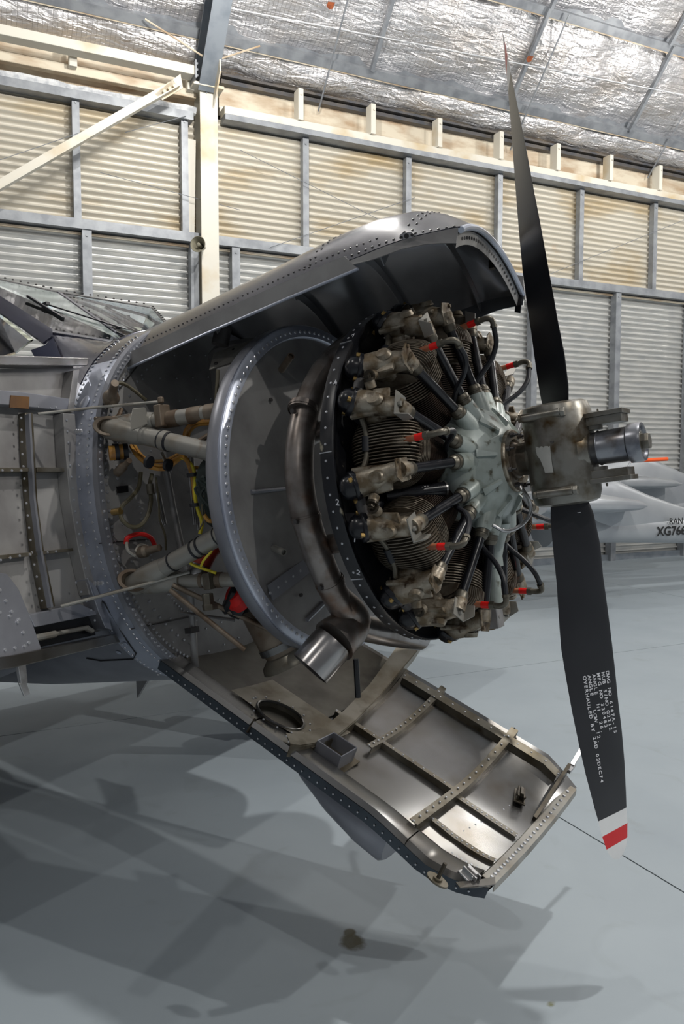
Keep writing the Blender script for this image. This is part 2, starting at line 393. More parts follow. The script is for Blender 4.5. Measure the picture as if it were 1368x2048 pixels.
# ---- back wall
wall = MB().box((6, WD+0.16, 3.4), (44, 0.08, 6.8)).build('wall_back', M['dark_strip']); wall.matrix_world = HM
tag(wall, 'hangar side wall of horizontal corrugated sheets between steel posts', kind='structure')
ZG, ZE0, ZE1 = 4.53, 6.03, 6.23
PITCHC = 0.0875
def corr(z0, z1, s0, s1, name, m):
    n = int(round((z1-z0)/PITCHC)); rows = []; k = 10
    for i in range(n*k+1):
        ph = 2*pi*i/k; z = z0+(z1-z0)*i/(n*k); y = WD+0.026*(-cos(ph)) - 0.006*cos(2*ph)
        rows.append([V((s0, y, z)), V((s1, y, z))])
    o = MB().grid(rows).build(name, m, wall, smooth=60)
    return o
posts_u = [-5.1, -3.5, -1.9, -0.3, 1.29, 2.60, 4.25, 5.845, 7.445, 9.04, 10.64, 12.24, 13.84, 15.44, 17.0, 18.6, 20.2]
posts_l = [-5.4, -3.7, -2.0, -0.3, 1.386, 2.706, 3.25, 4.87, 6.49, 8.11, 9.83, 11.52, 13.2, 14.9, 16.6, 18.3, 20.0]
for a, b in zip(posts_u[:-1], posts_u[1:]): corr(ZG, ZE0+0.06, a, b, 'cladding_sheet', M['cream_sheet'])
for a, b in zip(posts_l[:-1], posts_l[1:]): corr(0.06, ZG, a, b, 'cladding_sheet', M['grey_sheet'])
def channel(s, z0, z1, w=0.085, dep=0.10, name='wall_post'):
    y0 = WD-0.028-dep; t = 0.012; m = MB()
    m.box((s, y0+t/2, (z0+z1)/2), (w, t, z1-z0)); m.box((s-w/2+t/2, y0+dep/2+t/2, (z0+z1)/2), (t, dep-t, z1-z0)); m.box((s+w/2-t/2, y0+dep/2+t/2, (z0+z1)/2), (t, dep-t, z1-z0))
    m.lathe([(0, .014), (0.01, .014)], (s, y0, z1-0.09), (0, -1, 0), 10)
    return m.build(name, M['galv'], wall, smooth=0)
for s in posts_u: channel(s, ZG+0.03, ZE0)
for s in posts_l: channel(s, 0, ZG-0.05, w=0.11, dep=0.13)
# girt between the two tiers
g = MB(); g.box((7.5, WD-0.17, ZG-0.01), (26, 0.012, 0.115)); g.box((7.5, WD-0.085, ZG+0.042), (26, 0.17, 0.012)); g.box((7.5, WD-0.085, ZG-0.062), (26, 0.17, 0.012))
g.build('girt', M['galv'], wall, smooth=0)
MB().box((7.5, WD-0.06, ZG-0.10), (26, 0.03, 0.03)).build('girt_lip', M['cream_strip'], wall, smooth=0)
MB().box((7.5, WD-0.06, 0.05), (26, 0.05, 0.10)).build('base_kerb', M['rafter'], wall, smooth=0)
# eave beam right of the column, fascia and brackets
e = MB(); e.box((12.2, WD-0.13, ZE0+0.035), (18.2, 0.2, 0.07)); e.build('eave_girt', M['galv'], wall, smooth=0)
e = MB(); e.box((12.2, WD-0.10, ZE0+0.125), (18.2, 0.2, 0.11)); e.build('eave_beam', M['white_steel'], wall, smooth=0, bevel=0.006)
MB().box((12.2, WD+0.06, ZE1+0.2), (18.2, 0.03, 0.5)).build('eave_fascia', M['cream_strip'], wall, smooth=0)
MB().box((12.2, WD+0.02, 6.22), (18.2, 0.05, 0.10)).build('fascia_ledge', M['white_steel'], wall, smooth=0)
gt = MB(); gt.box((12.2, WD-0.0, 6.57), (18.2, 0.12, 0.05)); gt.box((12.2, WD-0.03, 6.63), (18.2, 0.16, 0.03)); gt.build('eave_angle', M['dark_strip'], wall, smooth=0)
for k in range(10):
    s = 4.11+1.08*k; b = MB()
    b.box((s, WD-0.16, 6.40), (0.022, 0.16, 0.40)); b.box((s+0.03, WD-0.235, 6.40), (0.06, 0.012, 0.40))
    b.lathe([(0, .012), (.02, .012)], (s+0.03, WD-0.24, 6.52), (0, -1, 0), 8)
    b.build('fascia_bracket', M['white_steel'], wall, smooth=0)
# left of the column
MB().box((-1.1, WD+0.06, 6.35), (7.8, 0.03, 0.75)).build('eave_fascia', M['cream_strip'], wall, smooth=0)
MB().box((-1.0, WD-0.10, 6.30), (7.5, 0.10, 0.11)).build('fascia_ledge', M['cream_strip'], wall, smooth=0, bevel=0.01)
MB().box((-1.0, WD-0.10, ZE0-0.02), (7.4, 0.17, 0.10)).build('eave_girt', M['galv'], wall, smooth=0)
ro = MB(); pts = [V((-4.7+0.12*i, WD-0.13+rnd.uniform(-.008, .008), ZE0+0.065+rnd.uniform(-.01, .01))) for i in range(63)]
ro.tube(pts, [0.045+rnd.uniform(-.008, .01) for _ in pts], 8); ro.build('insulation_roll', M['roll'], wall)
for s in (1.26, 2.66): MB().box((s, WD-0.18, 6.43), (0.09, 0.12, 0.26)).build('fascia_bracket', M['white_steel'], wall, smooth=0, bevel=0.006)
b0 = WS(0, 49, WD-0.45); b1 = WS(389, 128, WD-0.45); b2 = WS(389, 147, WD-0.45)
zt = (b0[1]+b1[1])/2; hgt = b1[1]-b2[1]
bm = MB(); bm.box((b1[0]-3.0, WD-0.36, zt-hgt/2), (6.0, 0.18, hgt))
bm.build('eave_strut', M['white_steel'], wall, smooth=0, bevel=0.008)
bm = MB(); bm.box((b1[0]+0.008, WD-0.36, zt-hgt/2), (0.016, 0.26, hgt+0.10))
for dz in (-.07, 0, .07): bm.hexa((b1[0]+.016, WD-0.47, zt-hgt/2+dz), (1, 0, 0), .016, .02)
bm.build('end_plate', M['galv'], wall, smooth=0)
# column
cs0, _ = WS(402, 400, WD-0.30); cs1, _ = WS(437, 400, WD-0.30); cs = (cs0+cs1)/2; cw = cs1-cs0; ct = WS(420, 180, WD-0.30)[1]
c = MB(); c.box((cs, WD-0.295, ct/2), (cw, 0.014, ct)); c.box((cs, WD-0.04, ct/2), (cw, 0.014, ct)); c.box((cs, WD-0.167, ct/2), (0.012, 0.25, ct))
c.build('steel_column', M['white_steel'], wall, smooth=0, bevel=0.003)
c = MB(); c.box((cs-0.02, WD-0.22, ct+0.018), (cw+0.16, 0.34, 0.036))
for q in (-.12, -.06, .1): c.hexa((cs+q, WD-0.33, ct+0.036), (0, 0, 1), .018, .03)
c.build('cap_plate', M['white_steel'], wall, smooth=0, bevel=0.004)
c = MB(); c.prism([(cs+0.05, WD-0.30, ct-0.22), (cs+0.05, WD-0.44, ct-0.10), (cs+0.05, WD-0.62, ct+0.10), (cs+0.05, WD-0.60, ct+0.30), (cs+0.05, WD-0.40, ct+0.10)], (0.018, 0, 0)); c.build('stiffener_plate', M['white_steel'], wall, smooth=0)
c = MB(); c.bar((cs-0.20, WD-0.10, ZG+0.05), (cs-0.17, WD-0.10, 5.75), 0.10, 0.02, V((0, -1, 0))); c.build('packer_board', M['white_steel'], wall, smooth=0)
# diagonal brace (angle iron) with gusset
q0 = WP(352, 168, WD-0.62); q1 = WP(-160, 462, WD-0.62)
Hi = HM.inverted(); q0 = Hi@q0; q1 = Hi@q1; t = (q1-q0).normalized(); n = V((0, -1, 0)); w = t.cross(n).normalized()
if w.z < 0: w = -w
br = MB(); br.prism([q0+w*.055, q0-w*.055, q1-w*.055, q1+w*.055], (0, .012, 0)); br.prism([q0-w*.055, q0-w*.055+n*.10, q1-w*.055+n*.10, q1-w*.055], w*.012)
br.build('diagonal_brace', M['white_steel'], wall, smooth=0)
br = MB(); br.prism([q0+w*.07+t*-.12, q0-w*.075+t*-.05, q0-w*.075+t*.26, q0+w*.02+t*.30], (0, .016, 0))
for k in range(3): br.hexa(q0+t*(.04+.075*k)-w*.015+n*.005, n, .022, .03)
br.build('gusset_plate', M['white_steel'], wall, smooth=0)
# thin tie rods crossing the upper tier
for a, b in (((200, 345), (480, 420)), ((480, 300), (760, 440)), ((540, 495), (830, 395)), ((1100, 548), (1368, 440)), ((0, 320), (170, 262)), ((250, 265), (372, 232))):
    p0 = Hi@WP(*a, WD-0.2); p1 = Hi@WP(*b, WD-0.2); MB().tube([p0, p1], 0.004, 5).build('tie_wire', M['galv'], wall)

# ---- roof: foil blanket on purlins
RA = R(47); RD, RZ = WD-0.05, 6.62
rx = D1; ry = (-D2*cos(RA)+V((0, 0, sin(RA)))); rz = rx.cross(ry)
ro_o = hang(0, RD, RZ)
RM = Matrix(((rx.x, ry.x, rz.x, ro_o.x), (rx.y, ry.y, rz.y, ro_o.y), (rx.z, ry.z, rz.z, ro_o.z), (0, 0, 0, 1))); RMI = RM.inverted()
INN = -1.0 if rz.z > 0 else 1.0                     # which way is into the hangar
def RP(px, py, off=0.0):
    o = ro_o+rz*off; d = ray(px, py); return RMI @ (EYE+d*(rz.dot(o-EYE)/rz.dot(d)))
def foil_mat():
    m = bpy.data.materials.new('foil_blanket'); m.use_nodes = True; nt = m.node_tree; N = nt.nodes; Lk = nt.links; b = N['Principled BSDF']
    b.inputs['Metallic'].default_value = 0.75
    tc = N.new('ShaderNodeTexCoord')
    br = N.new('ShaderNodeTexBrick'); br.offset = 0.0; br.inputs['Scale'].default_value = 1.0; br.inputs['Brick Width'].default_value = 0.055; br.inputs['Row Height'].default_value = 0.085
    br.inputs['Mortar Size'].default_value = 0.006; br.inputs['Mortar Smooth'].default_value = 0.6
    br.inputs['Color1'].default_value = (0.74, 0.73, 0.74, 1); br.inputs['Color2'].default_value = (0.68, 0.67, 0.69, 1); br.inputs['Mortar'].default_value = (0.56, 0.55, 0.56, 1)
    Lk.new(tc.outputs['Object'], br.inputs['Vector'])
    no = N.new('ShaderNodeTexNoise'); no.inputs['Scale'].default_value = 1.4; no.inputs['Detail'].default_value = 5; Lk.new(tc.outputs['Object'], no.inputs['Vector'])
    rp = N.new('ShaderNodeMapRange'); rp.inputs[1].default_value = 0.5; rp.inputs[2].default_value = 0.75; rp.inputs[4].default_value = 0.5; Lk.new(no.outputs[0], rp.inputs[0])
    mx = N.new('ShaderNodeMix'); mx.data_type = 'RGBA'; mx.inputs[7].default_value = (0.58, 0.49, 0.40, 1); Lk.new(br.outputs[0], mx.inputs[6]); Lk.new(rp.outputs[0], mx.inputs[0])
    Lk.new(mx.outputs[2], b.inputs['Base Color'])
    b.inputs['Roughness'].default_value = 0.33
    mp = N.new('ShaderNodeMapping'); mp.inputs['Scale'].default_value = (1.3, 4.0, 1); Lk.new(tc.outputs['Object'], mp.inputs[0])
    nb = N.new('ShaderNodeTexNoise'); nb.inputs['Scale'].default_value = 3.0; nb.inputs['Detail'].default_value = 6; nb.inputs['Distortion'].default_value = 0.8; Lk.new(mp.outputs[0], nb.inputs['Vector'])
    bp = N.new('ShaderNodeBump'); bp.inputs['Strength'].default_value = 0.8; bp.inputs['Distance'].default_value = 0.06; Lk.new(nb.outputs[0], bp.inputs['Height'])
    b2 = N.new('ShaderNodeBump'); b2.inputs['Strength'].default_value = 0.5; b2.inputs['Distance'].default_value = 0.008
    Lk.new(br.outputs['Fac'], b2.inputs['Height']); b2.invert = True; Lk.new(bp.outputs[0], b2.inputs['Normal']); Lk.new(b2.outputs[0], b.inputs['Normal'])
    return m
M['foil'] = foil_mat()
ceil = MB().box((8, 6.0, -0.35*INN), (50, 13.0, 0.05)).build('ceiling', M['rafter']); ceil.matrix_world = RM
tag(ceil, 'steep hangar roof lined with silver foil insulation over steel purlins', kind='structure')
T1 = (RP(740, 141).y+RP(1016, 202).y+RP(464, 71).y)/3; T2 = (RP(1100, 22).y+RP(1300, 70).y)/2
DT = T2-T1; tp = [0.0, T1]+[T1+DT*k for k in range(1, 7)]
rs_ = [-12.0, -7.5, -3.2, 1.1, 5.4, 9.7, 14.0, 18.3, 22.6]
def foil(s0, s1, t0, t1):
    nu, nv = 34, 14; rows = []
    for i in range(nv+1):
        v = i/nv; row = []
        for k in range(nu+1):
            uu = k/nu; s = s0+(s1-s0)*uu; t = t0+(t1-t0)*v
            sag = 0.15*(sin(pi*v)**0.7)*(0.8+0.2*sin(3.1*s+1.7*t))+0.012*sin(7.3*s+2.1*t)+0.014*sin(3.7*s-11*t)+0.01*sin(17*s+5*t)
            row.append(V((s, t, INN*(sag-0.10))))
        rows.append(row)
    MB().grid(rows).build('foil_blanket', M['foil'], ceil, smooth=80)
for a, b in zip(rs_[:-1], rs_[1:]):
    for c, d in zip(tp[:-1], tp[1:]): foil(a, b, c, d)
for t in tp[1:]:
    m = MB(); m.box((5, t-0.05, INN*0.03), (36, 0.10, 0.012)); m.box((5, t, INN*(-0.03)), (36, 0.012, 0.13)); m.box((5, t+0.05, INN*(-0.09)), (36, 0.10, 0.012))
    m.build('purlin', M['galv'], ceil, smooth=0)
    MB().box((5, t-0.10, INN*0.02), (36, 0.035, 0.02)).build('purlin_lip', M['cream_strip'], ceil, smooth=0)
for px, py in ((761, 70), (1058, 105), (1295, 184), (1100, 10), (1350, 60)):
    q = RP(px, py); i = max(k for k in range(len(tp)) if tp[k] <= q.y)
    MB().box((q.x, (tp[i]+tp[i+1])/2, INN*0.055), (0.05, tp[i+1]-tp[i], 0.06)).build('bridging_bar', M['galv'], ceil, smooth=0)
for px, py in ((668, 80), (1090, 120), (1345, 250)):
    q = RP(px, py); MB().tube([V((q.x, T1-0.5*DT, INN*0.10)), V((q.x, T2, INN*0.10))], 0.012, 6).build('sag_rod', M['galv'], ceil)
a = RP(400, 5, INN*0.09); b = RP(1368, 190, INN*0.09); MB().tube([a, b], 0.008, 6).build('tie_wire', M['roll'], ceil)
for px, py in ((661, 10), (1059, 117)):
    q = RP(px, py, INN*0.11); MB().prism([q+V((-.04, .03, 0)), q+V((.05, .04, 0)), q+V((.035, -.035, 0)), q+V((-.01, -.05, 0)), q+V((-.05, -.02, 0))], (0, 0, INN*.008)).build('leaf_litter', M['rust'], ceil, smooth=0)
# rafter above the column
rw = cw*1.0
f = MB(); sR = cs-0.03
f.box((sR, 3.72, INN*0.10), (rw, 7.6, 0.014)); f.box((sR, 3.74, INN*0.44), (rw, 7.6, 0.016)); f.box((sR, 3.72, INN*0.27), (0.014, 7.6, 0.34))
f.build('rafter', M['rafter'], ceil, smooth=0)
for a, b in (((290, 38), (405, 112)), ((440, 118), (520, 92))):
    p0 = RMI@WP(*a, WD-0.45); p1 = RMI@WP(*b, WD-0.55); MB().tube([p0, p1], 0.011, 6).build('fly_brace', M['cream_strip'], ceil)

# ---- horn loudspeaker on the girt
hp = WP(397, 489, WD-0.52); hs = empty('horn_loudspeaker', hp)
hs.rotation_euler = (0, 0, -R(12)); tag(hs, 'grey horn loudspeaker fixed where the girt crosses the white column', 'loudspeaker')
MB().lathe([(0.16, .030), (0.10, .042), (0.03, .075), (-0.01, .094), (-0.02, .098), (-0.022, .093), (0.0, .084), (0.06, .05), (0.10, .03)], (0, 0, 0), (0, 1, 0), 28, caps=(True, False)).build('bell', M['speaker'], hs)
MB().lathe([(0.10, .016), (0.02, .020), (-0.005, .024), (-0.015, .018), (-0.02, 0.002)], (0, 0, 0), (0, 1, 0), 16).build('reentrant_cone', M['speaker'], hs)
MB().bar((0, 0.12, 0), (0, 0.19, 0.05), 0.03, 0.02).build('bracket', M['rafter'], hs)
# ================================================================== the aircraft: propeller and radial engine
plane = empty('aircraft'); plane.matrix_world = AM
tag(plane, 'silver propeller aircraft with its radial engine uncowled and cowl panels open', 'aircraft')
X1 = V((1, 0, 0))
def pol(x, dg, r): return V((x, -r*sin(R(dg)), r*cos(R(dg))))
def loft(mb, secs, seg=14, e=0.75, mi=0):
    """secs: (centre, u, hu, w, hw) superelliptic sections joined"""
    rows = []
    for c, u, hu, w, hw in secs:
        row = []
        for k in range(seg):
            a = 2*pi*k/seg; ca, sa = cos(a), sin(a)
            row.append(c+u*(hu*abs(ca)**e*(1 if ca >= 0 else -1))+w*(hw*abs(sa)**e*(1 if sa >= 0 else -1)))
        rows.append(row)
    b = len(mb.v); mb.grid(rows, mi, closeu=True); n = len(rows)
    mb.f.append(tuple(b+k for k in range(seg-1, -1, -1))); mb.f.append(tuple(b+(n-1)*seg+k for k in range(seg))); mb.m += [mi, mi]
    return mb

# ---- propeller
PHI = -0.0516
BU = V((0, sin(PHI), cos(PHI))); BT = V((0, cos(PHI), -sin(PHI)))
st = [(.10, .095, 62, .0), (.16, .118, 60, .004), (.2, .135, 58, .006), (.3, .150, 54.5, .007), (.4, .152, 51, .003), (.5, .164, 47.5, -.001), (.6, .176, 43.5, -.005), (.7, .176, 40.5, -.005),
      (.8, .174, 37, -.005), (.9, .172, 33.5, -.002), (1.0, .164, 30, 0), (1.1, .146, 26.5, .002), (1.15, .133, 25, .003), (1.2, .125, 23, .004), (1.245, .107, 21.5, .005), (1.267, .088, 21, .006), (1.282, .062, 20.5, .006), (1.291, .034, 20.5, .006), (1.295, .008, 20, .006)]
def bl(r):
    for a, b in zip(st[:-1], st[1:]):
        if r <= b[0]:
            t = max(0, (r-a[0])/(b[0]-a[0])); return [a[i]+(b[i]-a[i])*t for i in (1, 2, 3)]
    return list(st[-1][1:])
def thick(r): return 0.30 if r < .15 else max(0.055, 0.42-0.55*r) if r < .62 else max(.05, .079-.03*(r-.62)*2)
def blade_pt(sign, r, u, side):
    c, b, o = bl(r); b = R(b)
    k = X1*sin(b)+BT*(-sign*cos(b)); n = (X1*cos(b)+BT*(sign*sin(b)))      # n: the forward (cambered) face
    x = u+0.5; t = thick(r)*c*2.4*(0.2969*sqrt(max(x, 0))-0.126*x-0.3516*x*x+0.2843*x**3-0.1036*x**4) if True else 0
    x2 = 1-x; t = thick(r)*c*2.4*(0.2969*sqrt(max(x2, 0))-0.126*x2-0.3516*x2*x2+0.2843*x2**3-0.1036*x2**4)
    return BU*(sign*r)+k*(u*c+o)+n*(t if side > 0 else -0.35*t)
prop = MB().lathe([(-.158, .05), (-.157, .085), (-.150, .098), (-.125, .106), (.125, .106), (.150, .098), (.157, .085), (.158, .05)], (0, 0, 0), BU, 40)
prop.lathe([(.02, .085), (.075, .08), (.088, .066), (.10, .06)], (0, 0, 0), X1, 32)
prop.lathe([(-.13, .052), (-.10, .052), (-.085, .062), (-.05, .075)], (0, 0, 0), X1, 32)
prop = prop.build('propeller', M['hub'], plane, smooth=40)
prop['label'] = 'two-blade propeller with oily steel hub'
for sign in (1, -1):
    rr = sorted(set([.10+.02*k for k in range(60)]+[x[0] for x in st]+[1.15, 1.2, 1.245])); rr = [r for r in rr if r <= 1.295]
    us = [-.5, -.49, -.47, -.43, -.36, -.25, -.1, .05, .2, .32, .41, .46, .49, .5]; rows = []
    for r in rr: rows.append([blade_pt(sign, r, u, 1) for u in us]+[blade_pt(sign, r, u, -1) for u in us[-2:0:-1]])
    m = MB(); m.grid(rows, closeu=True); n = len(rows[0]); b0 = (len(rows)-1)*n
    m.f.append(tuple(b0+k for k in range(n))); m.m.append(0)
    for i in range(len(m.f)):
        r = rr[min(i//n, len(rr)-1)]; m.m[i] = 0 if r < 1.149 else 1 if r < 1.199 else 2 if r < 1.244 else 1
    m.build('blade', [M['blade'], M['white_paint'], M['red_paint']], prop, smooth=50)
# lettering stencilled on the lower blade
face = 1 if (blade_pt(-1, .8, 0, 1)-blade_pt(-1, .8, 0, -1)).dot(EYEL-blade_pt(-1, .8, 0, 0)) > 0 else -1
lines = ['DWG NO 6167A-15', 'HUB S/NO G2212', 'MFG NO 330483', 'ANGLE  HI  26.', 'ANGLE   LOW  12.', 'OVERHAULED BY 2AD 02DEC74']
m = MB()
glyph = {}
for li, tx in enumerate(lines):
    for ci, ch in enumerate(tx):
        if ch == ' ': continue
        if ch not in glyph: glyph[ch] = text_mesh(ch, 0.0162)
        vs, fs = glyph[ch]; w = max(v.x for v in vs)+min(v.x for v in vs) if vs else 0
        out = []
        for v in vs:
            r = 0.698+ci*0.0137+(v.x-w/2)*1.12+0.0068; c, b, o = bl(r); u = (0.052-li*0.0165+v.y)/c
            u = max(-.49, min(.49, u)); p = blade_pt(-1, r, u, face); q = blade_pt(-1, r, u, -face)
            out.append(p+(p-q).normalized()*0.0006)
        m.add(out, fs)
m.build('stencil_lettering', M['stencil'], prop, smooth=0)
c_, b_, o_ = bl(.19); m = MB()
m.add([blade_pt(-1, r, u, face)+(blade_pt(-1, r, u, face)-blade_pt(-1, r, u, -face)).normalized()*.0008 for r, u in ((.188, .12), (.188, .20), (.190, .20), (.190, .12))], [(0, 1, 2, 3)]).build('index_mark', M['stencil'], prop, smooth=0)
d = MB().lathe([(.085, .046), (.115, .050), (.120, .054), (.124, .051), (.205, .052), (.210, .059), (.240, .0595), (.248, .057), (.248, .048), (.240, .046), (.240, .030)], (0, 0, 0), X1, 36); d.build('dome', M['dome'], prop, smooth=40)
MB().hexa((.238, 0, 0), X1, .026, .028).lathe([(.236, .034), (.244, .033)], (0, 0, 0), X1, 24).build('dome_nut', M['hub'], prop, smooth=30, bevel=.002)
for sg in (1, -1):
    a = MB(); a.box((.128, 0, sg*.080), (.15, .080, .024)); a.box((.142, 0, sg*.099), (.135, .095, .014)); a.lathe([(0, .004), (.01, .003)], (.13, -.01, sg*.108), (0, 0, sg), 8)
    a.lathe([(-.004, .030), (.018, .030)], (.105, 0, sg*.060), (0, 0, sg), 20)
    a.build('counterweight_arm', M['hub'], prop, smooth=30, bevel=.004)
for z, x0, x1 in ((.118, -.075, .045), (-.118, -.055, .055)):
    a = MB(); a.lathe([(0, .014), (x1-x0, .014)], (x0, -.100, z), X1, 14); a.hexa((x1, -.100, z), X1, .015, .014); a.hexa((x0-.012, -.100, z), X1, .012, .012); a.box(((x0+x1)/2, -.092, z), (x1-x0, .02, .022))
    a.build('clamp_bolt', M['hub'], prop, smooth=30, bevel=.002)
def PH(px, py, rho):
    d = A3@ray(px, py); A = d.x*d.x+d.y*d.y; B = 2*(EYEL.x*d.x+EYEL.y*d.y); c = EYEL.x**2+EYEL.y**2-rho*rho
    return EYEL+d*((-B-sqrt(max(0, B*B-4*A*c)))/(2*A))
m = MB()
lf = [(1071, 893), (1072, 902), (1074, 911), (1080, 919), (1084, 928), (1088, 938), (1090, 946)]; rt = [(1100, 892), (1101, 901), (1102, 910), (1103, 919), (1104, 928), (1106, 938), (1107, 945)]
m.grid([[PH(a[0]+(b[0]-a[0])*k/5, a[1]+(b[1]-a[1])*k/5, .1072) for k in range(6)] for a, b in zip(lf, rt)]); m.build('torn_data_sticker', M['paper'], prop)
m = MB(); m.lathe([(0, .006), (.0015, .006)], PH(1104, 883, .1065), (PH(1104, 883, .1065)*1).normalized(), 14); m.build('grease_hole', M['black_plate'], prop)

# ---- crankcase nose
cr = MB().lathe([(-.48, .20), (-.34, .20), (-.31, .213), (-.275, .215), (-.245, .205), (-.215, .183), (-.19, .152), (-.17, .118), (-.158, .102)], (0, 0, 0), X1, 54, caps=(True, True))
for k in range(18):
    a = 10+20*k+(2.5 if k % 2 else -2.5)
    cr.lathe([(-.075, .034), (-.04, .032), (-.012, .0275), (0, .026)], pol(-.245, a, .235), pol(0, a, 1)+V((-.12, 0, 0)), 14)
for k in range(9):                                   # webs between the sockets
    a = 40*k; p = pol(-.215, a, .185); q = pol(-.17, a, .13); t = pol(0, a, 1); w = X1.cross(t)
    cr.prism([p-w*.012+t*-.02, p+w*.012+t*-.02, q+w*.004+t*-.02, q-w*.004+t*-.02], t*.018+X1*.012)
case = cr.build('crankcase', M['case'], plane, smooth=42); case['label'] = 'pale green grey crankcase nose'
f = MB().lathe([(-.162, .100), (-.160, .1015), (-.150, .1015), (-.146, .098), (-.146, .070), (-.158, .066), (-.158, .05)], (0, 0, 0), X1, 44, caps=(True, True)); f.build('thrust_flange', M['cast'], case, smooth=40)
f = MB()
for k in range(8):
    a = 20+45*k; p = pol(-.146, a, .086); f.hexa(p, X1, .0085, .012); f.lathe([(0, .004), (.026, .004)], p, X1, 8)
f.build('flange_studs', M['rivet_dark'], case, smooth=30, kind='stuff')
MB().lathe([(-.157, .062), (-.145, .058), (-.142, .052), (-.10, .052), (-.095, .045), (-.05, .045)], (0, 0, 0), X1, 32).build('propeller_shaft', M['rusty_tube'], case, smooth=40)
oilp = spline([pol(-.15, -150, .14), P(1042, 975, x=-.12), P(1058, 1000, x=-.12), P(1060, 1028, x=-.13), P(1040, 1052, x=-.15), P(1012, 1062, x=-.17), P(985, 1050, x=-.2)], 6)
MB().tube(oilp, .006, 8).build('oil_line', M['latch'], case)
sm = MB(); U = V((0, 1, 0)); W = V((1, 0, 0))
loft(sm, [(V((-.25, 0, -.20)), U, .05, W, .05), (V((-.262, 0, -.26)), U, .036, W, .036), (V((-.275, 0, -.33)), U, .026, W, .028), (V((-.28, 0, -.40)), U, .022, W, .024), (V((-.285, 0, -.46)), U, .026, W, .03)])
sm.lathe([(0, .034), (.03, .034)], (-.272, 0, -.335), (0, 0, 1), 18); sm.build('oil_sump', M['case'], case, smooth=40)
sm = MB(); sm.box((-.29, -.01, -.50), (.05, .055, .07)); sm.lathe([(0, .006), (.002, .006)], (-.265, -.015, -.50), X1, 10); sm.build('sump_bracket', M['alu_grey'], case, smooth=0, bevel=.006)

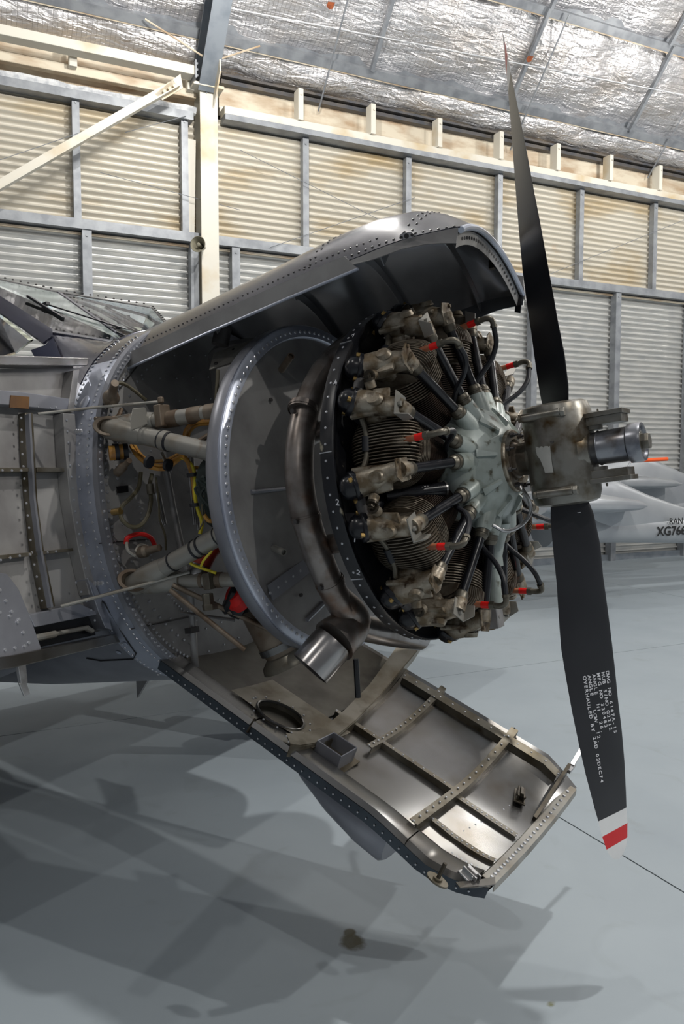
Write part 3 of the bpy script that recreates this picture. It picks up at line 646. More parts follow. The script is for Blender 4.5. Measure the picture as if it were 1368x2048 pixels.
# ---- cylinders
XC = -.38
def make_cylinder():
    core = MB().lathe([(.18, .088), (.205, .088), (.21, .076), (.35, .076), (.352, .090), (.41, .090), (.435, .078), (.452, .045)], (XC, 0, 0), (0, 0, 1), 26)
    for sg in (1, -1): loft(core, [(pol(XC+.0, sg*8, .42), V((0, 1, 0)), .026, X1, .035), (pol(XC-.005, sg*11.5, .50), V((0, 1, 0)), .030, X1, .045)])
    core.lathe([(-.05, .024), (.078, .021), (.090, .017)], (XC, 0, .452), X1+V((0, 0, .08)), 14)     # plug boss
    cyl = core.build('engine_cylinder', M['cast'], plane, smooth=40)
    fb = MB()
    for k in range(20):
        z = .212+.0067*k; fb.lathe([(z, .076), (z, .094), (z+.0022, .094), (z+.0022, .076)], (XC, 0, 0), (0, 0, 1), 24, caps=(False, False))
    fb.build('barrel_fins', M['barrel'], cyl, smooth=0, kind='stuff')
    fh = MB()
    for k in range(8):
        z = .352+.0086*k
        loft(fh, [(V((XC, 0, z)), V((0, 1, 0)), .116, X1, .108), (V((XC, 0, z+.0032)), V((0, 1, 0)), .116, X1, .108)], seg=28, e=.86)
    for k in range(-10, 11):                          # fore-and-aft fins across the top of the head
        y = .0094*k; top = .497-.9*y*y/.2-.0; pts = []
        for i in range(15):
            a = pi*i/14; pts.append(V((XC+.004-.112*cos(a)*(1-.28*(y/.1)**2), y, .415+(top-.415)*sin(a)**.62)))
        fh.prism([p-V((0, .0014, 0)) for p in pts], (0, .0028, 0))
    fh.build('head_fins', M['fin'], cyl, smooth=0, kind='stuff')
    for sg in (1, -1):
        bx = MB(); secs = []
        for x, dg, r, hu, hw in ((-.440, 13.4, .522, .022, .022), (-.432, 13.4, .523, .036, .036), (-.405, 13.0, .524, .038, .041), (-.37, 12.4, .520, .036, .041), (-.34, 11.6, .512, .031, .034), (-.315, 10.9, .505, .028, .030), (-.296, 10.6, .500, .027, .029), (-.288, 10.6, .499, .022, .024)):
            c = pol(x, sg*dg, r); w = pol(0, sg*dg, 1); u = X1.cross(w); secs.append((c, u, hu, w, hw))
        loft(bx, secs, 18, .82)
        a = pol(-.287, sg*10.5, .472); bx.lathe([(-.02, .024), (.004, .023), (.018, .0215)], pol(-.289, sg*10.5, .488), pol(-.245, sg*7.5, .235)-pol(-.287, sg*10.5, .47), 16)
        bx.lathe([(0, .016), (.022, .0155), (.026, .011)], pol(-.375, sg*17.5, .530), pol(0, sg*60, 1), 12)          # adjuster boss
        w = pol(0, sg*12.6, 1); u = X1.cross(w); c = pol(-.385, sg*12.6, .524)
        loft(bx, [(c+X1*-.052, u, .044, w, .012), (c+X1*.010, u, .043, w, .010), (c+X1*.070, u*1, .036, w, .006)], 14, .6)      # side seam
        loft(bx, [(pol(-.345, sg*11.8, .545), u, .020, X1, .026), (pol(-.345, sg*11.8, .560), u, .016, X1, .021)], 14, .9)     # raised pad
        bx.build('rocker_box', M['cast'], cyl, smooth=45)
        cv = MB(); c = pol(-.436, sg*13.6, .535); w = pol(0, sg*13.6, 1); u = X1.cross(w); ax = (X1*-.70+w*.68+u*(.20*sg)).normalized()
        cv.lathe([(-.012, .046), (0, .048), (.004, .046), (.006, .040), (.018, .038), (.030, .031), (.038, .018), (.041, .004)], c, ax, 22, sx=.95, sy=1.0); cv.build('rocker_cover', M['black'], cyl, smooth=50)
        bo = MB(); fu, fw = frame_of(ax)
        for k in range(3):
            an = 2*pi*k/3+.6; bo.hexa(c+fu*(cos(an)*.041)+fw*(sin(an)*.041)+ax*.003, ax, .0075, .011)
        bo.build('cover_bolts', M['brass'], cyl, smooth=0, kind='stuff')
        pl = MB(); o = pol(-.288, sg*10.5, .504); w = pol(0, sg*10.5, 1); u = X1.cross(w)
        if sg > 0:                                    # thin flanged plate on one box, folded bracket on the other
            q = [o+u*-.034+w*-.03, o+u*.030+w*-.034, o+u*.036+w*.012, o+u*.022+w*.038, o+u*-.030+w*.036]; pl.prism(q, X1*.004)
            for du, dw in ((-.024, .026), (.024, -.024)): pl.hexa(o+u*du+w*dw+X1*.004, X1, .006, .006)
        else:
            pl.prism([o+u*-.036+w*-.024, o+u*.034+w*-.026, o+u*.034+w*.03, o+u*-.036+w*.03], X1*.003)
            pl.prism([o+u*.034+w*-.026, o+u*.034+w*.03, o+u*.034+w*.012+X1*.036, o+u*.034+w*-.022+X1*.034], u*.003)
            pl.hexa(o+X1*.004+w*.012, X1, .008, .008)
        pl.build('box_plate', M['cast'] if sg > 0 else M['steel_tube'], cyl, smooth=0)
        ad = MB(); p = pol(-.375, sg*17.5, .530)+pol(0, sg*60, 1)*.026; ad.lathe([(-.004, .017), (.004, .017)], p, pol(0, sg*60, 1), 16); ad.hexa(p, pol(0, sg*60, 1), .010, .014); ad.build('adjuster_plug', M['latch_dark'], cyl, smooth=30)
        a = pol(-.245, sg*7.5, .235); b = pol(-.287, sg*10.5, .470); t = (b-a)
        MB().tube([a, b], .0150, 16).build('pushrod_tube', M['black'], cyl)
        MB().tube([a-t*.01, a+t*.04, a+t*.045, a+t*.06, a+t*.065, a+t*.10, a+t*.13], [.0225, .022, .0245, .0245, .022, .0215, .017], 16).build('tube_collar', M['fitting'], cyl, smooth=40)
        MB().tube([b-t*.10, b-t*.07, b], [.016, .0205, .0215], 16).build('tube_collar', M['fitting'], cyl, smooth=40)
    p0 = V((-.300, 0, .462)); dx = (X1+V((0, 0, .10))).normalized()
    s = MB(); s.hexa(p0-dx*.016, dx, .014, .014); s.lathe([(-.004, .016), (0, .016)], p0-dx*.014, dx, 14); s.build('spark_plug', M['fitting'], cyl, smooth=0)
    MB().lathe([(-.004, .0100), (.044, .0095)], p0, dx, 14).build('plug_barrel', M['ceramic'], cyl)
    MB().lathe([(.044, .0108), (.072, .0105)], p0, dx, 14).build('red_sleeve', M['red_gloss'], cyl)
    MB().hexa(p0+dx*.072, dx, .013, .015).build('lead_nut', M['fitting'], cyl, smooth=0)
    el = spline([p0+dx*.085, p0+dx*.108, p0+dx*.126+V((0, .004, -.010)), p0+dx*.128+V((0, .010, -.034))], 6)
    MB().tube(el, .0095, 12).tube([el[-3], el[-1]], .0125, 8).build('lead_elbow', M['fitting'], cyl)
    e = el[-1]; ld = spline([e, e+V((-.004, .012, -.05)), e+V((-.03, .014, -.10)), e+V((-.075, .006, -.15)), e+V((-.10, -.002, -.19))], 6)
    MB().tube(ld, .0085, 10).build('ignition_lead', M['rubber'], cyl)
    # drain hose to the next cylinder's box, short link between the two boxes
    a = pol(-.428, 15.5, .525); b = pol(-.428, 24.5, .525); hs_ = MB().tube([a, b], .0165, 14); hs_.build('drain_hose', M['rubber_grey'], cyl)
    cl = MB(); t = (b-a)
    for q in (.10, .84): cl.tube([a+t*q, a+t*(q+.12)], .0185, 14)
    cl.build('hose_clips', M['fitting'], cyl, kind='stuff')
    lk = spline([pol(-.415, -8.5, .505), pol(-.408, -4, .490), pol(-.408, 4, .490), pol(-.415, 8.5, .505)], 5); MB().tube(lk, .0085, 10).build('link_pipe', M['fitting'], cyl)
    MB().tube([pol(-.408, -2.6, .489), pol(-.408, 2.6, .489)], .0135, 12).build('link_hose', M['rubber'], cyl)
    return cyl
cyl0 = make_cylinder()
cyls = [cyl0]
for k in range(1, 9): cyls.append(copy_tree(cyl0, plane, R(40*k)))
# ---- baffle ring behind the cylinders
rg = MB()
rg.lathe([(-.522, .556), (-.520, .564), (-.480, .566), (-.474, .562), (-.476, .552), (-.484, .540), (-.492, .52)], (0, 0, 0), X1, 96, caps=(False, False))
rg.lathe([(-.492, .52), (-.497, .40), (-.497, .22)], (0, 0, 0), X1, 96, caps=(False, False))
rg.lathe([(-.522, .556), (-.502, .52), (-.502, .22)], (0, 0, 0), X1, 96, caps=(False, False))
ring = rg.build('baffle_ring', M['black_worn'], plane, smooth=40); ring['label'] = 'scuffed black baffle ring behind the cylinders'
rv = MB()
for k in range(72):
    a = 5*k; rv.rivet(pol(-.500, a, .5645), pol(0, a, 1), .0045)
    if k % 8 == 0: rv.bar(pol(-.52, a+2.5, .5655), pol(-.478, a+2.5, .5655), .003, .003, pol(0, a+2.5, 1))
rv.build('ring_rivets', M['rivet'], ring, kind='stuff')
# small chalk numbers on the ring and the covers
chalk = MB()
def chalk_on(txt, px, py, size, rr, ang=0):
    vs, fs = text_mesh(txt, size); o = P(px, py, r=rr); w = V((0, o.y, o.z)).normalized(); u = X1; q = w.cross(u).normalized()
    if q.z < 0: q = -q
    ca, sa = cos(ang), sin(ang)
    chalk.add([o+u*(v.x*ca-v.y*sa)+q*(v.x*sa+v.y*ca)+w*.002 for v in vs], fs)
for tx, x, y, an in (('7', 704, 676, .5), ('4', 668, 772, .3), ('2', 672, 1010, -.2), ('2', 713, 1147, -.5), ('1', 706, 1082, -.4)): chalk_on(tx, x, y, .026, .5665, an)
chalk.build('chalk_numbers', M['stencil'], ring, smooth=0)
# inlet pipes between the cylinders and the blanked breather tube
for k in range(9):
    a = 40*k+20; MB().tube(spline([pol(-.47, a-3, .24), pol(-.455, a-1, .34), pol(-.45, a+3, .42), pol(-.45, a+8, .47)], 5), .024, 12).build('inlet_pipe', M['black'], plane)
a = P(770, 992, x=-.43); b = P(891, 977, x=-.295); t = b-a
bt = MB().tube([a, b], .022, 18, caps=False); bt.tube([a, b-t*.03], .018, 18); bt.build('breather_tube', M['black'], plane)
MB().lathe([(0, .0235), (.006, .0235), (.006, .019), (0, .019), (0, .0235)], b-t.normalized()*.004, t, 20, caps=(False, False)).build('tube_rim', M['latch'], plane)
# ================================================================== the aircraft: airframe around the engine
Y1 = V((0, 1, 0)); Z1 = V((0, 0, 1))
def interp(tab, x):
    if x <= tab[0][0]: return tab[0][1]
    for a, b in zip(tab[:-1], tab[1:]):
        if x <= b[0]:
            t = (x-a[0])/(b[0]-a[0]); return a[1]+(b[1]-a[1])*t
    return tab[-1][1]
def smooth_tab(tab, x):
    """Catmull-Rom through the table"""
    n = len(tab)
    if x <= tab[0][0]: return tab[0][1]
    if x >= tab[-1][0]: return tab[-1][1]
    i = max(k for k in range(n-1) if tab[k][0] <= x); t = (x-tab[i][0])/(tab[i+1][0]-tab[i][0])
    p0 = tab[max(i-1, 0)][1]; p1 = tab[i][1]; p2 = tab[i+1][1]; p3 = tab[min(i+2, n-1)][1]
    return 0.5*(2*p1+(p2-p0)*t+(2*p0-5*p1+4*p2-p3)*t*t+(3*p1-p0-3*p2+p3)*t**3)
# ---- diaphragm disc behind the engine
dz = MB().lathe([(-.900, .560), (-.884, .566), (-.878, .45), (-.868, .30), (-.864, .12)], (0, 0, 0), X1, 90, caps=(True, True)); disc = dz.build('diaphragm', M['alu_grey'], plane, smooth=30)
disc['label'] = 'large round grey diaphragm plate behind the engine'
MB().lathe([(-.888, .560), (-.876, .562), (-.872, .566), (-.872, .600), (-.876, .606), (-.888, .607)], (0, 0, 0), X1, 110, caps=(False, False)).build('riveted_flange', M['alu_bright'], disc, smooth=40)
MB().lathe([(-.884, .603), (-.882, .611), (-.895, .6135), (-.925, .613), (-.935, .606), (-.935, .595)], (0, 0, 0), X1, 110, caps=(False, False)).build('rim_channel', M['alu'], disc, smooth=40)
rv = MB()
for k in range(120): rv.rivet(pol(-.871, 3*k, .583), X1, .0066)
rv.build('flange_rivets', M['rivet'], disc, kind='stuff')
def stub(a, b, r, name, mt, par):
    m = MB(); t = (b-a).normalized(); m.tube([a, b], r, 16, caps=False); m.tube([a, b-t*.008], r*.72, 16); m.lathe([(0, r), (0, r*.72)], b, t, 16, caps=(False, False)); return m.build(name, mt, par)
stub(P(563, 740, x=-.875), P(582, 712, x=-.80), .0125, 'stub_pipe', M['rusty_tube'], disc)
stub(P(547, 1096, x=-.875), P(568, 1105, x=-.82), .0115, 'stub_pipe', M['steel_tube'], disc)
for a, b in (((502, 984), (575, 977)), ((614, 1240), (648, 1206))): MB().tube([P(*a, x=-.876), P(*b, x=-.872)], .008, 8).build('stiffening_bead', M['alu'], disc)
s0 = P(540, 1186, x=-.874); s1 = P(640, 1112, x=-.872); MB().bar(s0, s1, .055, .004, X1).build('seam_strip', M['alu'], disc, smooth=0)
MB().rivets([s0, s1], X1, .006, .045).build('seam_rivets', M['rivet'], disc, kind='stuff')
for px, py in ((655, 830), (540, 800), (600, 1190)): MB().hexa(P(px, py, x=-.873), X1, .007, .008).build('disc_bolt', M['rivet_dark'], disc, smooth=0)
lit = [P(515, 770, x=-.868), P(560, 790, x=-.866), P(550, 870, x=-.866), P(500, 960, x=-.868), P(488, 900, x=-.869)]

# ---- exhaust collector
ex = [P(x, y, x=-.665) for x, y in ((745, 668), (700, 692), (655, 735), (622, 795), (604, 860), (598, 930), (604, 1000), (622, 1070), (648, 1140), (676, 1200), (700, 1235))]
exm = MB().tube(spline(ex, 6), .045, 20); exo = exm.build('exhaust_collector', M['exhaust'], plane); exo['label'] = 'heat stained exhaust collector pipe curving round the engine'
for (a, b, c) in (((604, 880), (645, 862), (690, 850)), ((630, 1092), (662, 1088), (705, 1080)), ((640, 752), (668, 716), (705, 698))):
    p = spline([P(*a, x=-.665), P(*b, x=-.64), P(*c, x=-.53)], 6); MB().tube(p, .032, 16).build('branch_pipe', M['exhaust'], exo)
for (x, y), d in (((606, 818), -1), ((612, 1035), 1), ((660, 1165), 1)):
    i = min(range(len(ex)-1), key=lambda k: (ex[k]-P(x, y, x=-.665)).length); t = (ex[i+1]-ex[i]).normalized(); c = P(x, y, x=-.665)
    MB().lathe([(-.012, .047), (.012, .047)], c, t, 22, caps=(False, False)).lathe([(-.005, .049), (.005, .049)], c, t, 22).build('pipe_band', M['exhaust'], exo)
    MB().tube([c+Y1*-.046+Z1*-.01, c+Y1*-.060+Z1*-.01], .008, 8).build('band_bolt', M['rivet_dark'], exo)
o0 = P(706, 1240, x=-.665); o1 = P(668, 1282, y=-.36); o2 = P(620, 1338, y=-.43); ot = (o2-o1).normalized()
jn = MB().tube(spline([P(672, 1190, x=-.665), o0, o1], 6), [.042+.003*k for k in range(13)], 20); jn.build('collector_junction', M['exhaust'], exo)
jn = MB().tube(spline([P(840, 1275, x=-.64), P(790, 1268, x=-.65), P(740, 1258, x=-.66), P(706, 1248, x=-.665)], 5), .046, 18); jn.build('lower_collector', M['exhaust_bright'], exo)
ol = MB().lathe([(0, .066), (.02, .070), ((o2-o1).length, .070), ((o2-o1).length, .066), (.03, .066)], o1, ot, 32, caps=(True, True)); ol.build('exhaust_outlet', M['exhaust_bright'], exo, smooth=40)

# ---- upper cowl panel (in place)
ZE = [(-1.50, .562), (-1.47, .563), (-.83, .612), (-.39, .640), (-.25, .645), (-.12, .632), (-.06, .622)]
ZA = [(-1.50, .765), (-1.43, .772), (-.9, .822), (-.5, .864), (-.32, .846), (-.22, .802), (-.15, .752), (-.10, .712), (-.06, .700)]
HWD = .42
def lipx(y): return -.135-.17*y
def cowl(x, y, off=0.0):
    # x runs -1.5 .. 0, stretched so that the nose ends on the lip
    xe = x if x < -.45 else -.45+(x+.45)*((lipx(y)+.45)/(-.10+.45))
    za = smooth_tab(ZA, x); ze = smooth_tab(ZE, x); q = abs(y)/HWD
    z = za-(za-ze)*(q**2.15)
    p = V((xe, y, z))
    return p+V((0, .55*y/HWD, 1)).normalized()*off
xs = [-1.50+.05*k for k in range(22)]+[-.42+.02*k for k in range(17)]; xs = [x for x in xs if x < -.10]+[-.10]
ys = [-.42+.03*k for k in range(29)]
tc = empty('upper_cowl_panel', parent=plane); tc['label'] = 'dark glossy upper cowl panel closed above the engine'
MB().sheet([[cowl(x, y, .006) for y in ys] for x in xs], -.004).build('outer_skin', M['cowl_top'], tc, smooth=60)
MB().grid([[cowl(x, y, -.006) for y in ys] for x in xs]).build('inner_skin', M['cowl_in'], tc, smooth=60)
lip = [cowl(-.10, y, -.004) for y in ys]; MB().tube(lip, .0095, 10).build('rolled_lip', M['alu_bright'], tc)
fl = [cowl(-.10, y, -.012)+V((-.012, 0, 0)) for y in ys]; MB().grid([fl, [p+V((-.012, 0, -.036)) for p in fl]]).build('lip_flange', M['alu_grey'], tc)
fh = MB()
for k in range(2, 27): fh.lathe([(0, .005), (.001, .005)], fl[k]+V((-.004, 0, -.018)), V((1, 0, -.2)), 8)
fh.build('flange_holes', M['black_plate'], tc, kind='stuff')
for xr in (-.34, -.66, -1.0):
    r0 = [cowl(xr, y, -.007) for y in ys]; r1 = [p+V((0, -p.y*.05, -.035)) for p in r0]; MB().sheet([r0, r1], .004).build('arch_rib', M['cowl_in'], tc)
# near edge flange: long rail and the shaped front piece
e0 = [P(x, y, y=-.425) for x, y in ((243, 712), (400, 640), (560, 568), (688, 512))]; e1 = [P(x, y, y=-.425) for x, y in ((256, 737), (410, 668), (575, 597), (716, 538), )]
MB().sheet([e0, e1], -.004).build('edge_rail', M['alu_grey'], tc, smooth=0)
MB().tube(e1, .005, 8).build('rail_edge', M['alu_bright'], tc)
g0 = [cowl(-.46+.355*k/5, -.42, .004) for k in range(6)]; g1 = [P(x, y, y=-.425) for x, y in ((702, 530), (748, 518), (806, 497), (852, 488), (882, 486), (912, 486))]
MB().sheet([g0, g1], -.004).build('edge_rail', M['alu_grey'], tc, smooth=0)
MB().prism([P(x, y, y=-.430) for x, y in ((798, 472), (804, 466), (822, 464), (829, 469), (824, 476), (805, 479))], Y1*.004).build('pin_plate', M['latch'], tc, smooth=0)
for px, py, r in ((813, 472, .007), (803, 475, .004), (824, 470, .004)): MB().lathe([(0, r), (.002, r)], P(px, py, y=-.4305), Y1*-1, 12).build('plate_hole', M['black_plate'], tc)
rv = MB()
for k in range(62):
    x = -1.46+.022*k; rv.rivet(cowl(x, -.405, .006), V((0, -.6, .8)), .0048)
    if x < -.35: rv.rivet(cowl(x, -.37, .006), V((0, -.5, .85)), .0042)
for x in (-.62, -.60, -.27, -.245):
    for k in range(18): rv.rivet(cowl(x, -.38+.042*k, .006), V((0, -.6+.06*k, .8)), .0045)
rv.build('cowl_rivets', M['rivet_dark'], tc, kind='stuff')
fe = [cowl(x, .42, 0) for x in xs]; MB().sheet([fe, [p+V((0, -.01, -.04-.12*max(0, min(.6, -.2-p.x)))) for p in fe]], .004).build('far_edge_rail', M['cowl_in'], tc)
m = MB(); c = P(968, 492, x=-.20); Rm = Matrix.Rotation(R(-18), 3, 'X'); m.box(c, (.03, .085, .018), Rm); m.box(c+V((.0, .03, -.02)), (.016, .05, .02), Rm); m.box(c+V((0, .055, -.045)), (.02, .016, .05), Rm); m.build('cowl_latch', M['latch_dark'], tc, smooth=0, bevel=.002)
m = MB(); c = P(968, 488, x=-.205); m.box(c+V((0, .01, .012)), (.006, .12, .05), Rm); m.build('latch_backing', M['rib'], tc, smooth=0)
m = MB(); m.prism([P(x, y, y=.40) for x, y in ((1034, 585), (1045, 585), (1040, 626), (1029, 624))], Y1*.006); m.build('retaining_strap', M['black'], tc, smooth=0)
m = MB(); m.prism([P(x, y, y=.41) for x, y in ((1034, 550), (1046, 552), (1050, 600), (1036, 594))], Y1*.02); m.build('corner_fitting', M['alu_grey'], tc, smooth=0)

# ---- fuselage shell and firewall
def sec(x):
    a = interp([(-7.6, .12), (-5.5, .36), (-3.6, .62), (-2.4, .69), (-1.56, .648), (-1.40, .645)], x)
    top = interp([(-7.6, .35), (-5.5, .42), (-3.6, .62), (-3.3, .62), (-2.4, .57), (-2.02, .57), (-1.86, .62), (-1.66, .742), (-1.56, .748), (-1.40, .738)], x)
    bot = interp([(-7.6, .05), (-5.5, -.32), (-3.6, -.72), (-2.4, -.73), (-1.7, -.705), (-1.40, -.695)], x)
    return a, top, bot
def shell(x, dg, off=0.0):
    a, top, bot = sec(x); zc = .04; t = R(dg); c, s = cos(t), sin(t); e = 2/2.25     # dg from the top towards the near side
    hz = (top-zc) if c > 0 else (zc-bot)
    return V((x, -(a+off)*abs(s)**e*(1 if s > 0 else -1), zc+(hz+off)*abs(c)**e*(1 if c > 0 else -1)))
fx = [-1.42, -1.47, -1.52, -1.56, -1.62, -1.66, -1.72, -1.79, -1.86, -1.94, -2.02, -2.2, -2.4, -2.8, -3.2, -3.6, -4.2, -5, -5.5, -6.2, -7, -7.6]
fus = MB(); da = [5*k for k in range(72)]; fus.grid([[shell(x, d) for d in da] for x in fx], closeu=True)
n = len(da)
for i in range(len(fus.f)):
    d = da[i % n]; d = d if d <= 180 else 360-d; row = i//n
    fus.m[i] = 1 if d < (48 if row >= 3 else 42) else 2 if row < 3 else 0
fus.f.append(tuple((len(fx)-1)*n+k for k in range(n))); fus.m.append(0)
fuse = fus.build('fuselage_shell', [M['alu'], M['navy'], M['alu_bright']], plane, smooth=40); fuse['label'] = 'silver fuselage shell with blue-black deck below the windscreen'
fw = MB(); fw.add([V((-1.425, 0, .04))]+[shell(-1.425, d, -.004) for d in da], [(0, 1+k, 1+(k+1) % n) for k in range(n)]); fwo = fw.build('firewall', M['alu_grey'], plane, smooth=0); fwo['label'] = 'grey riveted firewall bulkhead behind the accessory bay'
MB().grid([[shell(-1.42, d, .0) for d in da], [shell(-1.40, d, -.004) for d in da], [shell(-1.40, d, -.03) for d in da], [shell(-1.424, d, -.034) for d in da]], closeu=True).build('firewall_flange', M['alu'], fwo, smooth=40)
rv = MB()
for k in range(0, 62):
    d = 30+2.0*k; d2_ = d
    for xx, o in ((-1.445, .001), (-1.545, .001)): rv.rivet(shell(xx, d2_, o), shell(xx, d2_, 1)-shell(xx, d2_, 0), .0056)
    rv.rivet(shell(-1.40, d, -.018)+X1*.001, X1, .0056)
    if 1: rv.rivet(shell(-1.424, d, -.06)+X1*.001, X1, .0066)
    if k % 2: rv.rivet(shell(-1.424, d, -.11)+X1*.001, X1, .0058)
    if k > 30: rv.rivet(shell(-1.424, d, -.20)+X1*.001, X1, .0042)
for k in range(16): rv.rivet(shell(-1.49, 60+.6*k*5, .001), shell(-1.49, 60+.6*k*5, 1)-shell(-1.49, 60+.6*k*5, 0), .0045)
for (px, py) in ((157, 863), (153, 863), (162, 863), (190, 1167), (197, 1167), (204, 1166)): rv.rivet(P(px, py, y=-.645), Y1*-1, .009)
for px, py in ((233, 838), (241, 890), (240, 905), (224, 1118), (238, 1118), (230, 1130), (233, 1142), (246, 1143)): rv.rivet(P(px, py, x=-1.42), X1, .010)
for i in range(14):
    for j in range(6): rv.rivet(V((-1.423, -.45+.09*j, -.60+.09*i+.01*j)), X1, .004)
rv.build('firewall_rivets', M['rivet'], fwo, kind='stuff')
for a, b in (((198, 1087), (300, 1078)), ((262, 1258), (400, 1230)), ((205, 820), (300, 700))): MB().bar(P(*a, x=-1.421), P(*b, x=-1.421), .004, .003, X1).build('panel_seam', M['rivet_dark'], fwo, smooth=0)
MB().prism([P(x, y, x=-1.418) for x, y in ((232, 973), (255, 971), (256, 984), (234, 987))], X1*.003).build('data_plate', M['black_plate'], fwo, smooth=0)
# oval inspection disc on the bright skin
c = shell(-1.495, 62, .002); nn = (shell(-1.495, 62, 1)-shell(-1.495, 62, 0)).normalized(); MB().lathe([(0, .030), (.003, .029), (.004, .026)], c, nn, 24, sx=.75).build('inspection_cap', M['alu_bright'], fuse)
# rounded access hatch on the lower side
hp_ = []
for dg0, dg1, x in ((112, 128, -1.58),): pass
hr = MB(); ring_ = []
for x, dg in ((-1.60, 114), (-1.53, 113), (-1.50, 116), (-1.50, 130), (-1.515, 137), (-1.56, 140), (-1.74, 140), (-1.80, 138)): ring_.append(shell(x, dg, .002))
hr.tube(ring_, .0028, 6); hr.build('hatch_seam', M['black_plate'], fuse)
for x, dg in ((-1.525, 118), (-1.525, 132), (-1.60, 136)): MB().lathe([(0, .011), (.002, .011), (.003, .008)], shell(x, dg, .001), shell(x, dg, 1)-shell(x, dg, 0), 14).build('hatch_fastener', M['alu_bright'], fuse)
MB().prism([P(272, 1358, y=0), P(300, 1352, y=0), P(274, 1396, y=0)], Y1*.012).build('belly_fin', M['alu_grey'], plane, smooth=0)

# ---- windscreen
Aw = P(97, 664, y=-.40); Bw = P(268, 692, y=0); Tw = P(117, 586, y=0); Uw = P(-70, 546, y=-.34); Fw_ = P(340, 659, y=.42); Gw = P(302, 616, y=.35)
ws = empty('windscreen', parent=plane); ws['label'] = 'two-pane framed windscreen with wipers'
def pane(q, name, mt, th=.006):
    nn = (q[1]-q[0]).cross(q[2]-q[0]).normalized()
    return MB().prism(q, nn*th).build(name, mt, ws, smooth=0)
pane([Aw, Bw, Tw, Uw], 'pane', M['glass']); pane([Bw, Fw_, Gw, Tw], 'pane', M['glass'])
Sw = [P(-10, 618, y=-.47), P(66, 678, y=-.47), P(30, 706, y=-.52), P(-60, 735, y=-.52)]; pane(Sw, 'pane', M['glass'])
def fbar(a, b, w, h, mt, name='window_frame'):
    u = (Bw-Aw).cross(Tw-Aw).normalized(); return MB().bar(a, b, w, h, u).build(name, mt, ws, smooth=0, bevel=.004)
fbar(Aw, Bw, .030, .014, M['cowl_top']); fbar(Bw, Tw, .026, .016, M['navy']); fbar(Tw, Uw, .020, .014, M['alu_dirty']); fbar(Tw, Gw, .020, .014, M['alu_dirty']); fbar(Gw, Fw_, .020, .014, M['alu_dirty']); fbar(Bw, Fw_, .026, .014, M['cowl_top'])
ap = MB(); ap.sheet([[P(104, 664, y=-.41), P(48, 627, y=-.425), P(-10, 590, y=-.44), P(-80, 545, y=-.45)], [P(106, 676, y=-.44), P(48, 640, y=-.45), P(-10, 603, y=-.465), P(-80, 562, y=-.47)], [P(88, 690, y=-.48), P(40, 655, y=-.48), P(-10, 622, y=-.49), P(-80, 585, y=-.50)]], -.012); ap.build('pillar', M['navy'], ws, smooth=60)
def base_pt(y):
    a, b = (Aw, Bw) if y < 0 else (Bw, Fw_); t = (y-a.y)/(b.y-a.y); return a+(b-a)*t
dd = list(range(54, -55, -6)); r0 = [shell(-1.56, d, .003) for d in dd]; r2 = [base_pt(max(-.40, min(.42, p.y*.82))) for p in r0]
rm = [[r0[i]+(r2[i]-r0[i])*f-V((0, 0, .022*sin(pi*f))) for i in range(len(dd))] for f in (0, .2, .4, .6, .8, 1)]
dk = MB(); dk.sheet(rm, .004); dk.build('scuttle_deck', M['navy'], ws, smooth=70)
sw = [P(106, 674, y=-.44), P(90, 690, y=-.49), P(62, 700, y=-.54)]; sf = [shell(-1.60, 52, .003), shell(-1.60, 56, .003), shell(-1.62, 60, .003)]
sm_ = [[a+(b-a)*f-V((0, 0, .018*sin(pi*f))) for f in (0, .25, .5, .75, 1)] for a, b in zip(sw, sf)]; MB().sheet(sm_, -.006).build('pillar_foot', M['navy'], ws, smooth=70)
rv = MB()
for a, b in ((Aw, Bw), (Bw, Tw), (Tw, Uw), (Tw, Gw), (Gw, Fw_)):
    for k in range(1, 12): rv.rivet(a+(b-a)*(k/12)+V((.012, -.006, .012)), V((.6, -.4, .7)), .006)
for k in range(26): rv.rivet(shell(-1.60-.02*(k % 3), 20+1.4*k, .003), V((0, -.6, .8)), .0042)
rv.build('windscreen_rivets', M['rivet_dark'], ws, kind='stuff')
pn = (Bw-Aw).cross(Tw-Aw).normalized()
if pn.dot(EYEL-Aw) < 0: pn = -pn
def PW(px, py, off): return PN(px, py, Aw+pn*off, pn)
fn = (Fw_-Bw).cross(Tw-Bw).normalized()
if fn.dot(EYEL-Bw) < 0: fn = -fn
def PF(px, py, off): return PN(px, py, Bw+fn*off, fn)
def wiper(Q, b0, b1, a0, a1, piv):
    w = empty('wiper', parent=ws)                     # placed as one sub-part: blade, arm and pivot joined below
    m = MB(); m.bar(Q(*b0, .010), Q(*b1, .010), .012, .010, pn); m.bar(Q(*a0, .014), Q(*a1, .018), .007, .006, pn); m.box(Q(*a0, .014), (.03, .02, .012)); m.ball(Q(*a1, .016), .014); m.tube([Q(*a1, .016), Q(*piv, .0)], .007, 8)
    bpy.data.objects.remove(w); return m.build('wiper', M['rubber'], ws, smooth=40)
wiper(PW, (55, 592), (127, 637), (92, 608), (283, 668), (278, 682)); wiper(PF, (210, 618), (292, 662), (252, 637), (312, 672), (300, 680))
MB().tube([PW(232, 664, .014), PW(274, 683, .012)], .005, 8).build('wiper_link', M['rubber'], ws)

